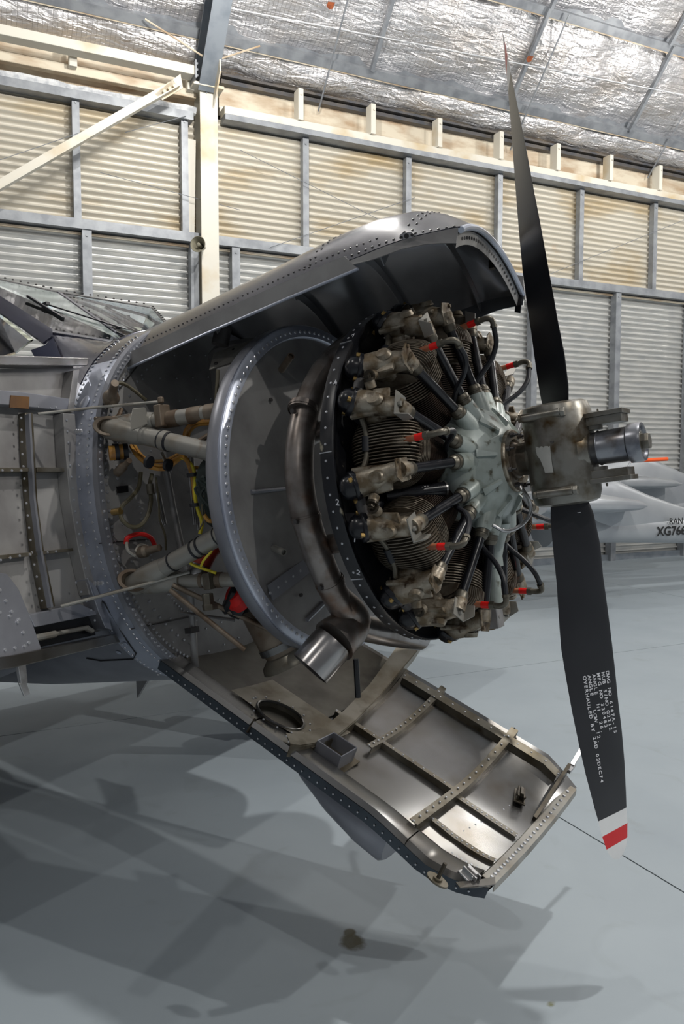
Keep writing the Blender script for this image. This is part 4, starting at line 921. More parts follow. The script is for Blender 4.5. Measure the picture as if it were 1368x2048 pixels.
# ---- side cowl door swung open
HO = V((-1.555, -.63, 0)); DN = V((cos(R(12.6)), sin(R(12.6)), 0)); 
def PD(px, py, off=0.0): return PN(px, py, HO+DN*off, DN)
door = empty('side_cowl_door', parent=plane); door['label'] = 'side cowl door swung open showing its ribbed inside'
def dp(pts, o0, o1, name, mt, bev=0.0):
    return MB().prism([PD(x, y, o0) for x, y in pts], DN*(o1-o0)).build(name, mt, door, smooth=0, bevel=bev)
dp([(-220, 740), (142, 738), (128, 830), (133, 900), (143, 1000), (160, 1100), (180, 1190), (196, 1262), (-220, 1370)], -.012, 0.0, 'door_skin', M['alu_grey'])
dp([(-220, 712), (60, 718), (156, 721), (153, 737), (60, 738), (-220, 736)], 0, .050, 'top_rail', M['alu_dirty'], .004)
dp([(-220, 768), (20, 787), (122, 801), (117, 826), (10, 815), (-220, 800)], 0, .040, 'frame', M['alu'], .003)
dp([(20, 791), (57, 794), (56, 818), (18, 815)], .040, .044, 'stain_plate', M['brown_plate'])
dp([(128, 745), (141, 742), (128, 830), (117, 826)], 0, .042, 'frame', M['alu_grey'], .002)
dp([(106, 830), (130, 832), (135, 900), (145, 1000), (162, 1100), (181, 1188), (158, 1192), (136, 1100), (119, 1000), (110, 900)], 0, .045, 'hinge_frame', M['alu_grey'], .003)
dp([(36, 828), (52, 828), (56, 900), (61, 1000), (74, 1100), (97, 1214), (80, 1219), (58, 1110), (46, 1000), (38, 900)], 0, .030, 'rib', M['rib'], .003)
dp([(49, 830), (53, 828), (57, 900), (63, 1000), (76, 1100), (98, 1214), (94, 1216), (72, 1102), (59, 1000), (53, 900)], .030, .048, 'rib_flange', M['alu'], .0)
for y0, y1, yl in ((938, 946, 940), (1100, 1108, 1122)):
    dp([(-220, yl-2 if yl < 1000 else 1132), (48, y0 if yl < 1000 else 1106), (48, y1 if yl < 1000 else 1114), (-220, yl+10 if yl < 1000 else 1144)], 0, .034, 'stringer', M['rib'], .002)
    dp([(58, y0-1 if yl < 1000 else 1105), (112 if yl < 1000 else 130, y0 if yl < 1000 else 1098), (114 if yl < 1000 else 132, y1 if yl < 1000 else 1104), (58, y1+1 if yl < 1000 else 1113)], 0, .034, 'stringer', M['rib'], .002)
dp([(-220, 1120), (-5, 1150), (18, 1180), (40, 1232), (64, 1300), (10, 1312), (-220, 1352)], 0, .040, 'corner_plate', M['alu'], .003)
dp([(38, 1231), (142, 1209), (176, 1225), (175, 1231), (50, 1256)], 0, .040, 'lower_frame', M['alu'], .003)
dp([(50, 1256), (174, 1231), (186, 1256), (190, 1270), (70, 1296)], .001, .004, 'latch_recess', M['dark_in'])
m = MB(); m.tube([PD(66, 1277, .02), PD(110, 1268, .02)], .012, 10); m.tube([PD(104, 1269, .02), PD(176, 1255, .02)], .008, 10); m.tube([PD(172, 1256, .02), PD(184, 1262, .02)], .010, 10); m.build('latch_rod', M['steel_tube'], door)
dp([(-220, 1342), (0, 1312), (206, 1270), (216, 1286), (0, 1338), (-220, 1372)], 0, .058, 'bottom_rail', M['alu_dirty'], .004)
dp([(150, 1160), (166, 1172), (192, 1225), (200, 1262), (186, 1258), (172, 1225)], .0, .055, 'hinge_bracket', M['alu'], .003)
m = MB(); m.prism([PD(x, y, .045) for x, y in ((30, 1330), (46, 1327), (50, 1366), (36, 1368))], DN*.012); m.prism([PD(x, y, .050) for x, y in ((35, 1366), (50, 1364), (58, 1388), (46, 1393))], DN*.006); m.build('latch', M['latch'], door, smooth=0, bevel=.002)
rv = MB()
def drow(pts, off, r=.0045, step=.04): rv.rivets([PD(x, y, off) for x, y in pts], DN, r, step)
drow([(133, 840), (140, 930), (150, 1020), (166, 1110), (178, 1180)], .046); drow([(42, 836), (44, 900), (52, 1000), (64, 1110), (86, 1212)], .031); drow([(-60, 1134), (46, 1110)], .035); drow([(60, 1109), (128, 1101)], .035); drow([(-100, 940), (46, 941)], .035)
drow([(112, 815), (106, 812)], .041); drow([(0, 1225), (40, 1240)], .041, .006); drow([(0, 1180), (60, 1290)], .041, .006); drow([(10, 1300), (60, 1290)], .041, .006); drow([(152, 1165), (185, 1225), (192, 1250)], .056); drow([(-100, 800), (115, 817)], .041, .003, .06)
rv.build('door_rivets', M['rivet'], door, kind='stuff')
def rod(pts, r, name, mt, par): return MB().tube(pts, r, 8).build(name, mt, par)
rod([PD(76, 828, .05), P(190, 815, x=-1.38), P(322, 803, x=-1.18)], .005, 'stay_rod', M['steel_tube'], door)
rod([PD(122, 1213, .05), P(265, 1175, x=-1.32), P(380, 1144, x=-1.15)], .006, 'stay_rod', M['steel_tube'], door)

# ---- engine mount
mount = empty('engine_mount', parent=plane); mount['label'] = 'grey tubular engine mount struts'
def strut(a, b, r, mt=M['steel_tube'], name='strut'): return MB().tube([a, b], r, 18).build(name, mt, mount)
n1 = P(222, 856, x=-1.36); n2 = P(272, 1166, x=-1.36)
strut(n1, P(432, 906, x=-.93), .031); strut(n1+V((.02, .02, .0)), P(444, 822, x=-.94), .027)
strut(n2, P(456, 1062, x=-.93), .031); strut(n2+V((.02, .02, 0)), P(500, 1158, x=-.94), .025)
def socket(px, py, sx, sy, tilt):
    c = P(px, py, x=-1.335); ax = (EYEL-c).normalized(); ax = (ax+Z1*.25*tilt).normalized(); m = MB()
    m.lathe([(-.06, .024), (-.03, .042), (0, .047), (.004, .045), (.003, .034), (-.02, .028), (-.055, .020)], c, ax, 26, sx=sx, sy=sy, u=X1); m.build('socket', M['rusty_tube'], mount, smooth=45)
socket(218, 852, 1.15, .75, 1); socket(266, 1160, 1.15, .85, 1)
for a, b in ((n1, P(432, 906, x=-.93)), (n2, P(456, 1062, x=-.93)), (n1+V((.02, .02, .0)), P(444, 822, x=-.94)), (n2+V((.02, .02, 0)), P(500, 1158, x=-.94))):
    t = (b-a).normalized(); MB().tube([a-t*.01, a+t*.05, a+t*.12, a+t*.15], [.040, .041, .037, .032], 18).build('swaged_end', M['steel_tube'], mount)
def band(a, b, f, r, w, mt, name='band'):
    t = (b-a); p = a+t*f; MB().tube([p, p+t.normalized()*w], r, 18).build(name, mt, mount)
a, b = n1, P(432, 906, x=-.93)
for f, w in ((.50, .010), (.56, .010)): band(a, b, f, .0335, w, M['rubber'])
band(a, b, .515, .0345, .022, M['steel_tube'], 'clamp'); band(a, b, .93, .033, .03, M['steel_tube'], 'sleeve')
vs, fs = text_mesh('IRJ-72', .026); q = P(341, 892, x=-1.10); t = (b-a).normalized(); w = (EYEL-q).normalized(); u2 = w.cross(t).normalized(); c0 = a+t*((q-a).dot(t)); up2 = u2 if u2.z > 0 else -u2
MB().add([c0+t*v.x+up2*(v.y-.006)+w*(.0315-.5*(v.y-.006)**2/.031) for v in vs], fs).build('tube_marking', M['black_plate'], mount, smooth=0)
a, b = n2, P(456, 1062, x=-.93)
for f, w in ((.42, .006), (.66, .008), (.72, .008), (.90, .004)): band(a, b, f, .0335, w, M['rubber'])
a, b = n1+V((.02, .02, 0)), P(444, 822, x=-.94); band(a, b, .45, .029, .06, M['rusty_tube']); band(a, b, .70, .029, .05, M['rusty_tube']); band(a, b, .86, .030, .04, M['rusty_tube'])
MB().prism([P(x, y, x=-1.20) for x, y in ((263, 840), (268, 817), (292, 815), (296, 832), (297, 850), (264, 862))], V((.006, -.012, 0))).build('lug_plate', M['steel_tube'], mount, smooth=0, bevel=.003)
MB().box(P(325, 832, x=-1.15), (.03, .05, .075)).hexa(P(322, 806, x=-1.14), Z1, .012, .02).build('lug_block', M['rusty_tube'], mount, smooth=0, bevel=.004)
a, b = n2+V((.02, .02, 0)), P(500, 1158, x=-.94)
for f, w in ((.25, .05), (.55, .012), (.70, .02)): band(a, b, f, .027, w, M['rusty_tube'])
m = MB(); c = P(418, 1162, x=-1.07); m.box(c, (.03, .03, .055)); m.hexa(c+V((0, -.015, -.04)), Z1*-1, .020, .05); m.hexa(c+V((0, -.01, -.075)), Z1*-1, .026, .02); m.build('strut_clamp', M['fitting'], mount, smooth=0, bevel=.002)
for (x0, y0, xa), (x1, y1, xb) in (((340, 1180, -1.2), (490, 1300, -.98)), ((345, 1170, -1.2), (610, 1292, -.88))): strut(P(x0, y0, x=xa), P(x1, y1, x=xb), .009, M['rusty_tube'], 'brace_rod')
# ================================================================== lower cowl panel hanging open
LN = V((.67, 0, 1.19)).normalized(); LD = V((-1.19, 0, .67)).normalized()
LB0 = V((-.245, 0, -1.225)); LLEN = 1.366
low = empty('lower_cowl_panel', parent=plane); low['label'] = 'lower cowl panel hanging open with its soiled ribbed inside up'
def lh(t, y):
    q = y/.42; h = -.035*(1-q*q)+(.075*q*q if q > 0 else 0)*min(1, t/.12+.25)
    if q < 0: h += -.03*max(0, 1-abs(t-.13)/.15)*(-q)**2
    return h
def Q(t, y, h=0.0):
    if y < 0 and t < .09: y = y*(1-.16*(1-t/.09)**2)
    return LB0+LD*(t*LLEN)+Y1*y+LN*(lh(t, y)+h)
def QP(px, py, h=0.0):                                # pixel on the panel plane -> (t, y)
    p = PN(px, py, LB0+LN*h, LN); return (p-LB0).dot(LD)/LLEN, p.y
def QX(px, py, h=0.0, hh=0.0): t, y = QP(px, py, h); return Q(t, y, hh)
ts = [.0, .02]+[.05*k for k in range(1, 21)]; yl = [-.42+.035*k for k in range(25)]
MB().sheet([[Q(t, y) for y in yl] for t in ts], -.004).build('inner_skin', M['alu_dirty'], low, smooth=60)
# outer skin bulges below
def Qo(t, y): return Q(t, y)-LN*(.012+.05*(1-(y/.43)**2)*min(1, t*5))
MB().grid([[Qo(t, y) for y in yl] for t in ts]).build('outer_skin', M['cowl_top'], low, smooth=60)
MB().sheet([[Q(t, -.422) for t in ts], [Q(t, -.424)-LN*.036 for t in ts]], .003).build('near_side_skin', M['cowl_side'], low)
MB().sheet([[Q(t, .42) for t in ts], [Q(t, .422)-LN*.05 for t in ts]], .003).build('far_side_skin', M['cowl_top'], low)
# near rail: two bright rolled lengths with a joint
def rail(t0, t1, mt):
    tt = [t0+(t1-t0)*k/14 for k in range(15)]
    MB().sheet([[Q(t, -.425)+LN*.004 for t in tt], [Q(t, -.415)+LN*.020 for t in tt], [Q(t, -.350)+LN*.024 for t in tt], [Q(t, -.328)+LN*.014 for t in tt], [Q(t, -.325)-LN*.01 for t in tt]], .003).build('near_rail', mt, low, smooth=50)
rail(.665, 1.0, M['alu_dirty']); rail(.19, .66, M['alu_dirty']); rail(.03, .187, M['alu_dirty'])
c = Q(.663, -.425, .012); MB().bar(c+LN*.012+Y1*.02, c-LN*.035-Y1*.004, .014, .006, LD).build('rail_joint', M['latch_dark'], low, smooth=0)
# front strip
fr = [Q(.0, -.40+.8*k/20)+LN*.008 for k in range(21)]; MB().sheet([[p-LD*.012-LN*.02 for p in fr], [p-LD*.006+LN*.004 for p in fr], [p+LD*.035+LN*.004 for p in fr], [p+LD*.042-LN*.008 for p in fr]], .003).build('front_strip', M['steel_tube'], low, smooth=30)
rv = MB()
for k in range(25): rv.rivet(Q(.0, -.37+.0305*k)+LN*.013+LD*.014, LN, .0062)
# cross ribs, longitudinal ribs
def cross(t, h, w, name='cross_rib', y0=-.34, y1=.41, mt=None, skew=0.0):
    yy = [y0+(y1-y0)*k/16 for k in range(17)]
    m = MB(); m.sheet([[Q(t+skew*y, y, h) for y in yy], [Q(t+skew*y+w, y, h) for y in yy]], .003)
    m.sheet([[Q(t+skew*y, y, h) for y in yy], [Q(t+skew*y, y, -.002) for y in yy]], .003); m.build(name, mt or M['rib'], low, smooth=30)
    for y in yy: rv.rivet(Q(t+skew*y+w*.5, y, h+.003), LN, .0042)
cross(.20, .034, .020); cross(.44, .030, .016, y0=-.10, y1=.41)
def longr(y, t0, t1, h, w=.020, name='long_rib', dy=0.0):
    tt = [t0+(t1-t0)*k/12 for k in range(13)]; m = MB()
    f = lambda t: y+dy*(t-t0)/(t1-t0)
    m.sheet([[Q(t, f(t)-w/2, h) for t in tt], [Q(t, f(t)+w/2, h) for t in tt]], .003); m.sheet([[Q(t, f(t)-w/2, h) for t in tt], [Q(t, f(t)-w/2, -.002) for t in tt]], .003); m.build(name, M['rib'], low, smooth=30)
    for t in tt[::1]: rv.rivet(Q(t, f(t), h+.003), LN, .0042)
longr(-.015, .215, .60, .024); longr(-.02, .035, .20, .012, .026); longr(-.235, .03, .195, .012, .024, dy=.01); longr(.36, .05, .56, .03, .03)
for k in range(10): rv.rivet(Q(.13-.004*k, -.16+.035*k, .003), LN, .004)
for k in range(7): rv.rivet(Q(.05+.012*k, -.30, .003), LN, .004)
for k in range(24): rv.rivet(Q(.25+.03*k, -.395, .021), LN, .003)
for k in range(40): rv.rivet(Q(.03+.024*k, -.426)-LN*.02, Y1*-1, .0035)
for k in range(16): rv.rivet(Q(.3+.02*k, -.10-.012*k, .002), LN, .003)
# rear bay: perforated plate with an oval hole, broad curved frame band
c = QP(562, 1427, .02); hc = (c[0], c[1]); NH = 40; inner = []; outer = []
for k in range(NH):
    a = 2*pi*k/NH; inner.append((hc[0]+.068*cos(a), hc[1]+.078*sin(a)))
    ca, sa = cos(a), sin(a); sc = 1/max(abs(ca), abs(sa)); outer.append((min(1.0, hc[0]+.14*ca*sc), max(-.345, hc[1]+.185*sa*sc)))
mp_ = MB(); mp_.grid([[Q(t, y, .032) for t, y in inner], [Q(t, y, .032) for t, y in outer]], closeu=True); mp_.grid([[Q(t, y, .032) for t, y in inner], [Q(t, y, -.03) for t, y in inner]], closeu=True)
mp_.build('holed_plate', M['rib'], low, smooth=40)
MB().tube([Q(t, y, .034) for t, y in inner], .005, 6, closed=True).build('hole_rim', M['alu_dirty'], low)
MB().add([Q(hc[0], hc[1], -.028)]+[Q(t, y, -.028) for t, y in inner], [(0, 1+k, 1+(k+1) % NH) for k in range(NH)]).build('hole_backing', M['rusty_tube'], low, smooth=0)
bd = [QP(x, y, .03) for x, y in ((578, 1496), (598, 1496), (622, 1488), (670, 1470), (715, 1430), (760, 1390), (815, 1350), (850, 1322))]
bi = [QP(x, y, .03) for x, y in ((570, 1470), (590, 1471), (612, 1464), (655, 1444), (695, 1408), (738, 1372), (785, 1330), (815, 1300))]
MB().sheet([[Q(t, y, .040) for t, y in bd], [Q(t, y, .040) for t, y in bi]], -.004).build('frame_band', M['rib'], low, smooth=40)
MB().sheet([[Q(t, y, .040) for t, y in bd], [Q(t, y, -.004) for t, y in bd]], .003).build('frame_web', M['rib'], low, smooth=40)
for (a, b) in zip(bd, bi):
    for f in (.25, .75): rv.rivet(Q(a[0]+(b[0]-a[0])*f, a[1]+(b[1]-a[1])*f, .041), LN, .0045)
for k in range(0, NH, 3): rv.rivet(Q(hc[0]+.088*cos(2*pi*k/NH), hc[1]+.10*sin(2*pi*k/NH), .033), LN, .0042)
for k in range(14): rv.rivet(Q(.98, -.30+.045*k, .004), LN, .004)
rv.build('panel_rivets', M['rivet'], low, kind='stuff')
MB().sheet([[Q(1.0, -.34+.07*k, .03) for k in range(11)], [Q(1.0, -.34+.07*k, -.04) for k in range(11)], [Q(.97, -.34+.07*k, -.045) for k in range(11)]], .003).build('rear_flange', M['rib'], low)
# square duct
c = QX(668, 1508, .0, .0); u = (LD*.92+Y1*-.02).normalized(); w = Y1
def duct(h0, h1, a, b, th):
    m = MB(); top = LN*h1; 
    o = [c+u*(i*a)+w*(j*b) for i, j in ((-1, -1), (1, -1), (1, 1), (-1, 1))]; n_ = [c+u*(i*(a-th))+w*(j*(b-th)) for i, j in ((-1, -1), (1, -1), (1, 1), (-1, 1))]
    m.grid([[p+LN*h0 for p in o], [p+LN*h1 for p in o], [p+LN*h1 for p in n_], [p+LN*h0 for p in n_]], closeu=True); return m
duct(-.01, .062, .052, .050, .005).build('square_duct', M['alu'], low, smooth=30, bevel=.003)
MB().prism([c+u*i*.049+w*j*.047+LN*.004 for i, j in ((-1, -1), (1, -1), (1, 1), (-1, 1))], LN*.002).build('duct_floor', M['latch_dark'], low, smooth=0)
MB().prism([c+u*i*.075+w*j*.070+LN*.002 for i, j in ((-1, -1), (1, -.9), (1, 1), (-.9, 1))], LN*.006).build('duct_flange', M['rib'], low, smooth=0)
MB().sheet([[Q(t, -.345+.745*k/16, .008) for k in range(17)] for t in (.60, .68, .76, .84, .92, .995)], -.003).build('bay_floor', M['bay'], low, smooth=60)
# latches and fittings
def latch(px, py, ang, L, mt, h=.012):
    c = QX(px, py, 0, h); d = (LD*cos(ang)+Y1*sin(ang)).normalized(); e = LN.cross(d); m = MB()
    Rm = Matrix((d, e, LN)).transposed()
    m.box(c, (L, .040, .006), Rm); m.box(c+LN*.012+e*.010, (L*.8, .006, .022), Rm); m.box(c+LN*.012-e*.010, (L*.8, .006, .022), Rm); m.box(c+LN*.022, (L*.55, .012, .012), Rm); m.tube([c+LN*.015-e*.018-d*L*.2, c+LN*.015+e*.018-d*L*.2], .005, 8)
    return m.build('latch', mt, low, smooth=30, bevel=.0015)
latch(1040, 1592, 1.2, .085, M['latch_dark']); latch(932, 1765, .25, .065, M['latch'], .022)
m = MB(); cc = QX(872, 1766, 0, .022); m.lathe([(0, .028), (.005, .027)], cc, LN, 20, sx=1.25, sy=.75, u=LD); m.lathe([(.005, .013), (.012, .013)], cc, LN, 14); m.build('pin_plate', M['rib'], low, smooth=35)
m = MB(); m.tube([cc+LN*.01, cc+LN*.055+Y1*.01], .006, 8); m.build('locating_pin', M['latch_dark'], low)
cA = QX(1075, 1632, 0, .0); cB = QX(1122, 1575, 0, .02); cC = QX(1152, 1538, 0, .05)
m = MB(); m.prism([cA, cA+LN*.02, cB+LN*.05, cB+LN*.005], LD*.012); m.build('latch_arm', M['latch_dark'], low, smooth=0)
m = MB(); m.bar(cB+LN*.03-Y1*.02, cB+LN*.035+Y1*.03, .022, .014, LN); m.bar(cB+LN*.04+Y1*.02, cC+LN*.03, .016, .010, LN); m.prism([cC+LN*.02-LD*.012, cC+LN*.02+LD*.012, cC+LN*.035+LD*.012+Y1*.03, cC+LN*.035-LD*.012+Y1*.03], LN*.004); m.build('corner_latch', M['latch'], low, smooth=0, bevel=.001)
m = MB(); m.tube([P(712, 1318, y=-.2), P(716, 1395, y=-.2)], .010, 8); m.build('support_strut', M['black'], low)
# air scoop blister on the outside of the panel
secs = []
for t, hw, dp_ in ((.60, .03, .005), (.52, .08, .05), (.42, .10, .09), (.32, .11, .115), (.255, .105, .12), (.245, .095, .11)):
    secs.append((Q(t, -.27)-LN*(.03+dp_*.5), Y1, hw, LN, .02+dp_*.55))
sc = MB(); loft(sc, secs, 20, .8); sc.build('air_scoop', M['alu'], low, smooth=50)
# corner patch
MB().prism([QX(x, y, 0, .024) for x, y in ((903, 1778), (940, 1780), (972, 1776), (962, 1806), (930, 1806), (905, 1798))], LN*.003).build('corner_patch', M['alu_dirty'], low, smooth=0)

# ================================================================== accessory bay
acc = empty('accessory_bay', parent=plane); acc['label'] = 'cables, hoses and fittings between firewall and engine'
def cable(pts, r, mt, name='cable', xs_=None, seg=8):
    pp = [P(p[0], p[1], x=p[2]) for p in pts]; return MB().tube(spline(pp, 8), r, seg).build(name, mt, acc)
tan = M['cable_tan']
cable([(262, 892, -1.35), (275, 912, -1.30), (298, 928, -1.26), (330, 930, -1.2), (352, 918, -1.16), (366, 914, -1.12), (378, 930, -1.10), (386, 962, -1.10), (390, 1000, -1.10)], .0075, tan)
cable([(268, 890, -1.34), (284, 912, -1.29), (306, 922, -1.25), (334, 920, -1.2), (356, 910, -1.16), (372, 916, -1.11), (384, 940, -1.09), (388, 975, -1.09)], .0065, tan)
cable([(272, 898, -1.33), (296, 932, -1.26), (330, 938, -1.2), (352, 924, -1.16), (362, 916, -1.13)], .0065, tan)
cable([(362, 914, -1.13), (378, 924, -1.10), (389, 945, -1.08), (390, 990, -1.08), (396, 1020, -1.08), (404, 1045, -1.08), (400, 1068, -1.09)], .0065, M['cable_yellow'])
cable([(369, 882, -1.12), (372, 862, -1.10), (386, 846, -1.06), (408, 842, -1.0), (440, 841, -.95)], .0085, tan)
cable([(375, 880, -1.12), (380, 864, -1.10), (392, 852, -1.06), (412, 848, -1.0), (440, 850, -.95)], .0055, tan)
cable([(390, 935, -1.1), (412, 937, -1.04), (432, 936, -.97)], .006, tan); cable([(395, 885, -1.0), (415, 872, -.97), (440, 862, -.94)], .009, M['rusty_tube'])
for q in ((298, 924), (336, 930), (386, 950), (392, 1010)): 
    c = P(q[0], q[1], x=-1.17 if q[0] < 350 else -1.08); MB().lathe([(-.006, .021), (.006, .021)], c, V((.8, .1, -.3)) if q[0] < 350 else Z1, 14).build('cable_tie', M['rubber'], acc)
c = P(412, 937, x=-1.03); MB().lathe([(-.014, .016), (.014, .016)], c, X1, 14).build('cable_tie', M['rubber'], acc)
MB().bar(P(322, 905, x=-1.19), P(338, 936, x=-1.19), .012, .006, X1).build('strap', M['plate'], acc)
# connectors under the upper socket
for x, y, r, mt in ((224, 906, .026, M['cable_tan']), (232, 904, .030, M['rubber']), (240, 903, .028, M['cable_tan']), (250, 902, .031, M['rubber'])):
    MB().lathe([(-.010, r), (.010, r)], P(x, y, x=-1.36), V((.6, .8, 0)), 18).build('connector_ring', mt, acc)
olive = M['cable_olive']
cable([(282, 945, -1.34), (277, 975, -1.33), (262, 995, -1.33), (246, 1010, -1.34), (240, 1024, -1.35)], .0075, olive, 'hose'); cable([(240, 1026, -1.35), (246, 1042, -1.34), (264, 1054, -1.33), (282, 1050, -1.32), (296, 1030, -1.31), (302, 1000, -1.31), (300, 970, -1.32), (304, 948, -1.32)], .0075, olive, 'hose')
MB().lathe([(-.02, .012), (.02, .012)], P(234, 1023, x=-1.36), X1, 12).build('hose_nut', M['brass'], acc); MB().lathe([(-.018, .014), (.018, .014)], P(301, 978, x=-1.31), Z1, 12).build('hose_nut', M['fitting'], acc)
cable([(252, 1088, -1.38), (256, 1075, -1.37), (280, 1068, -1.36), (302, 1076, -1.35), (312, 1098, -1.35)], .0085, M['red_cover'], 'hose'); cable([(253, 1085, -1.37), (256, 1102, -1.36), (270, 1112, -1.35)], .006, M['steel_tube'], 'hose'); cable([(270, 1104, -1.35), (280, 1090, -1.35), (300, 1094, -1.35)], .005, M['steel_tube'], 'hose')
m = MB(); m.lathe([(0, .020), (.03, .022), (.04, .014), (.10, .012)], P(280, 1105, x=-1.35), V((.9, 0, .08)), 16); m.build('valve', M['rusty_tube'], acc)
m = MB(); m.lathe([(0, .016), (.05, .016), (.06, .010), (.10, .010)], P(235, 945, x=-1.38), V((.8, -.2, .25)), 14); m.build('valve', M['rusty_tube'], acc)
m = MB(); a = P(222, 796, x=-1.36); m.lathe([(-.03, .024), (.0, .028), (.02, .022), (.03, .016), (.11, .013)], a, V((.75, -.45, .25)), 16); m.ball(a, .03); m.build('fuel_drain', M['rusty_tube'], acc)
cable([(236, 800, -1.36), (230, 775, -1.36), (236, 766, -1.35), (256, 772, -1.34), (292, 800, -1.32)], .0065, M['cable_olive'], 'hose'); cable([(243, 818, -1.36), (238, 830, -1.36), (228, 836, -1.37), (190, 838, -1.38)], .008, M['rusty_tube'], 'hose')
# vertical conduits
cable([(330, 930, -1.36), (345, 1010, -1.36), (362, 1090, -1.34), (375, 1140, -1.32)], .013, M['alu_grey'], 'conduit', seg=12); cable([(382, 1180, -1.33), (385, 1240, -1.34), (388, 1300, -1.36), (392, 1350, -1.38)], .014, M['alu_grey'], 'conduit', seg=12)
MB().box(P(384, 1260, x=-1.34), (.03, .045, .02)).build('conduit_clamp', M['rivet_dark'], acc, smooth=0)
for x0, y0, y1 in ((376, 905, 1050), (384, 905, 1060), (313, 985, 1050), (318, 985, 1050)): cable([(x0, y0, -1.30), (x0+6, (y0+y1)/2, -1.30), (x0+13, y1, -1.30)], .006, M['latch'], 'guide_tube')
cable([(312, 955, -1.29), (318, 1010, -1.29), (320, 1040, -1.29), (330, 1070, -1.29), (332, 1100, -1.30)], .004, M['cable_olive'], 'hose')
# rear of the engine: dark gear case, oil tank, duct
m = MB().lathe([(-1.18, .10), (-1.17, .20), (-1.06, .26), (-.94, .30), (-.90, .30)], (0, .05, -.02), X1, 30); m.build('accessory_case', M['dark_in'], acc, smooth=40)
ot_ = MB(); loft(ot_, [(V((-1.36, -.02, .36)), Y1, .16, X1, .04), (V((-1.22, -.05, .36)), Y1, .20, X1, .10)], 20, .6); 
tk = MB(); tk.lathe([(-.16, .10), (-.155, .15), (.16, .15), (.18, .13), (.185, .05)], P(412, 780, x=-1.12)+V((-.04, .30, .02)), Z1, 28); tk.build('oil_tank', M['alu_grey'], acc, smooth=40)
MB().lathe([(0, .03), (.06, .03)], P(440, 690, x=-1.05), V((.2, .2, .9)), 16).build('filler_neck', M['rubber_grey'], acc)
# instruction plate on a bracket
pc = [P(x, y, x=xx) for x, y, xx in ((419, 741, -1.08), (428, 708, -1.10), (514, 677, -.96), (508, 712, -.95))]; nn = (pc[1]-pc[0]).cross(pc[3]-pc[0]).normalized(); nn = nn if nn.dot(EYEL-pc[0]) > 0 else -nn
MB().prism(pc, nn*.004).build('instruction_plate', M['plate'], acc, smooth=0)
def on(f, g, off=.005): return pc[0]+(pc[3]-pc[0])*f+(pc[1]-pc[0])*g+nn*off
for f0, f1, g0, g1 in ((.30, .62, .10, .42), (.62, .90, .55, .88)): MB().add([on(f0, g0), on(f1, g0), on(f1, g1), on(f0, g1)], [(0, 1, 2, 3)]).build('data_plate', M['black_plate'], acc, smooth=0)
for f, g, r in ((.14, .2, .007), (.75, .28, .008), (.50, .72, .011)): MB().lathe([(0, r), (.004, r), (.006, r*.5)], on(f, g), nn, 14).build('plate_stud', M['rivet_dark'], acc)
cable([(436, 740, -1.0), (434, 775, -1.0), (432, 812, -1.0)], .0065, M['cable_olive'], 'support_rod'); 
m = MB(); m.box(P(462, 752, x=-.99), (.10, .05, .07)); m.build('plate_bracket', M['alu_grey'], acc, smooth=0, bevel=.01)
# orange rubber duct, black hose, oil cooler with red plug
cable([(438, 1080, -1.10), (420, 1100, -1.12), (404, 1130, -1.14), (396, 1148, -1.15)], .034, M['orange_red'], 'rubber_duct', seg=16)
MB().lathe([(-.02, .036), (.02, .036)], P(398, 1142, x=-1.147), P(404, 1130, x=-1.14)-P(396, 1148, x=-1.15), 18).build('duct_clamp', M['latch'], acc)
cable([(375, 1105, -1.12), (380, 1125, -1.11), (400, 1135, -1.09), (432, 1146, -1.04)], .005, M['cable_yellow']); cable([(424, 1102, -1.0), (408, 1120, -1.02), (402, 1132, -1.05)], .004, M['cable_yellow'])
c0 = P(478, 1195, x=-1.04)+V((0, .10, 0)); c1 = P(540, 1312, x=-.98)+V((0, .10, 0)); t = (c1-c0)
MB().lathe([(0, .085), (.02, .090), (t.length-.03, .090), (t.length, .080)], c0, t, 28).build('oil_cooler', M['rusty_tube'], acc, smooth=40)
for f in (.10, .86): MB().lathe([(-.012, .094), (.012, .094)], c0+t*f, t, 28).build('cooler_band', M['alu_dirty'], acc)
MB().lathe([(0, .06), (.03, .062), (.05, .04)], P(488, 1196, x=-1.03), (c0-c1)+V((0, -.25, .05)), 22).build('red_plug', M['red_cover'], acc, smooth=40)
MB().lathe([(-.03, .064), (.0, .066), (.012, .060), (.022, .066), (.034, .060), (.04, .05)], P(468, 1200, x=-1.06)+V((0, .02, 0)), V((-.5, -.5, .4)), 22).build('ribbed_hose', M['rubber'], acc, smooth=0)
MB().lathe([(-.02, .05), (.03, .11), (.05, .115)], c1-t*.04, t, 26).build('cooler_outlet', M['rib'], acc, smooth=40)
# dark inner shield behind everything low in the bay
MB().tube([P(360, 1225, x=-1.2), P(470, 1240, x=-1.05)], .006, 6).build('control_rod', M['rivet_dark'], acc)
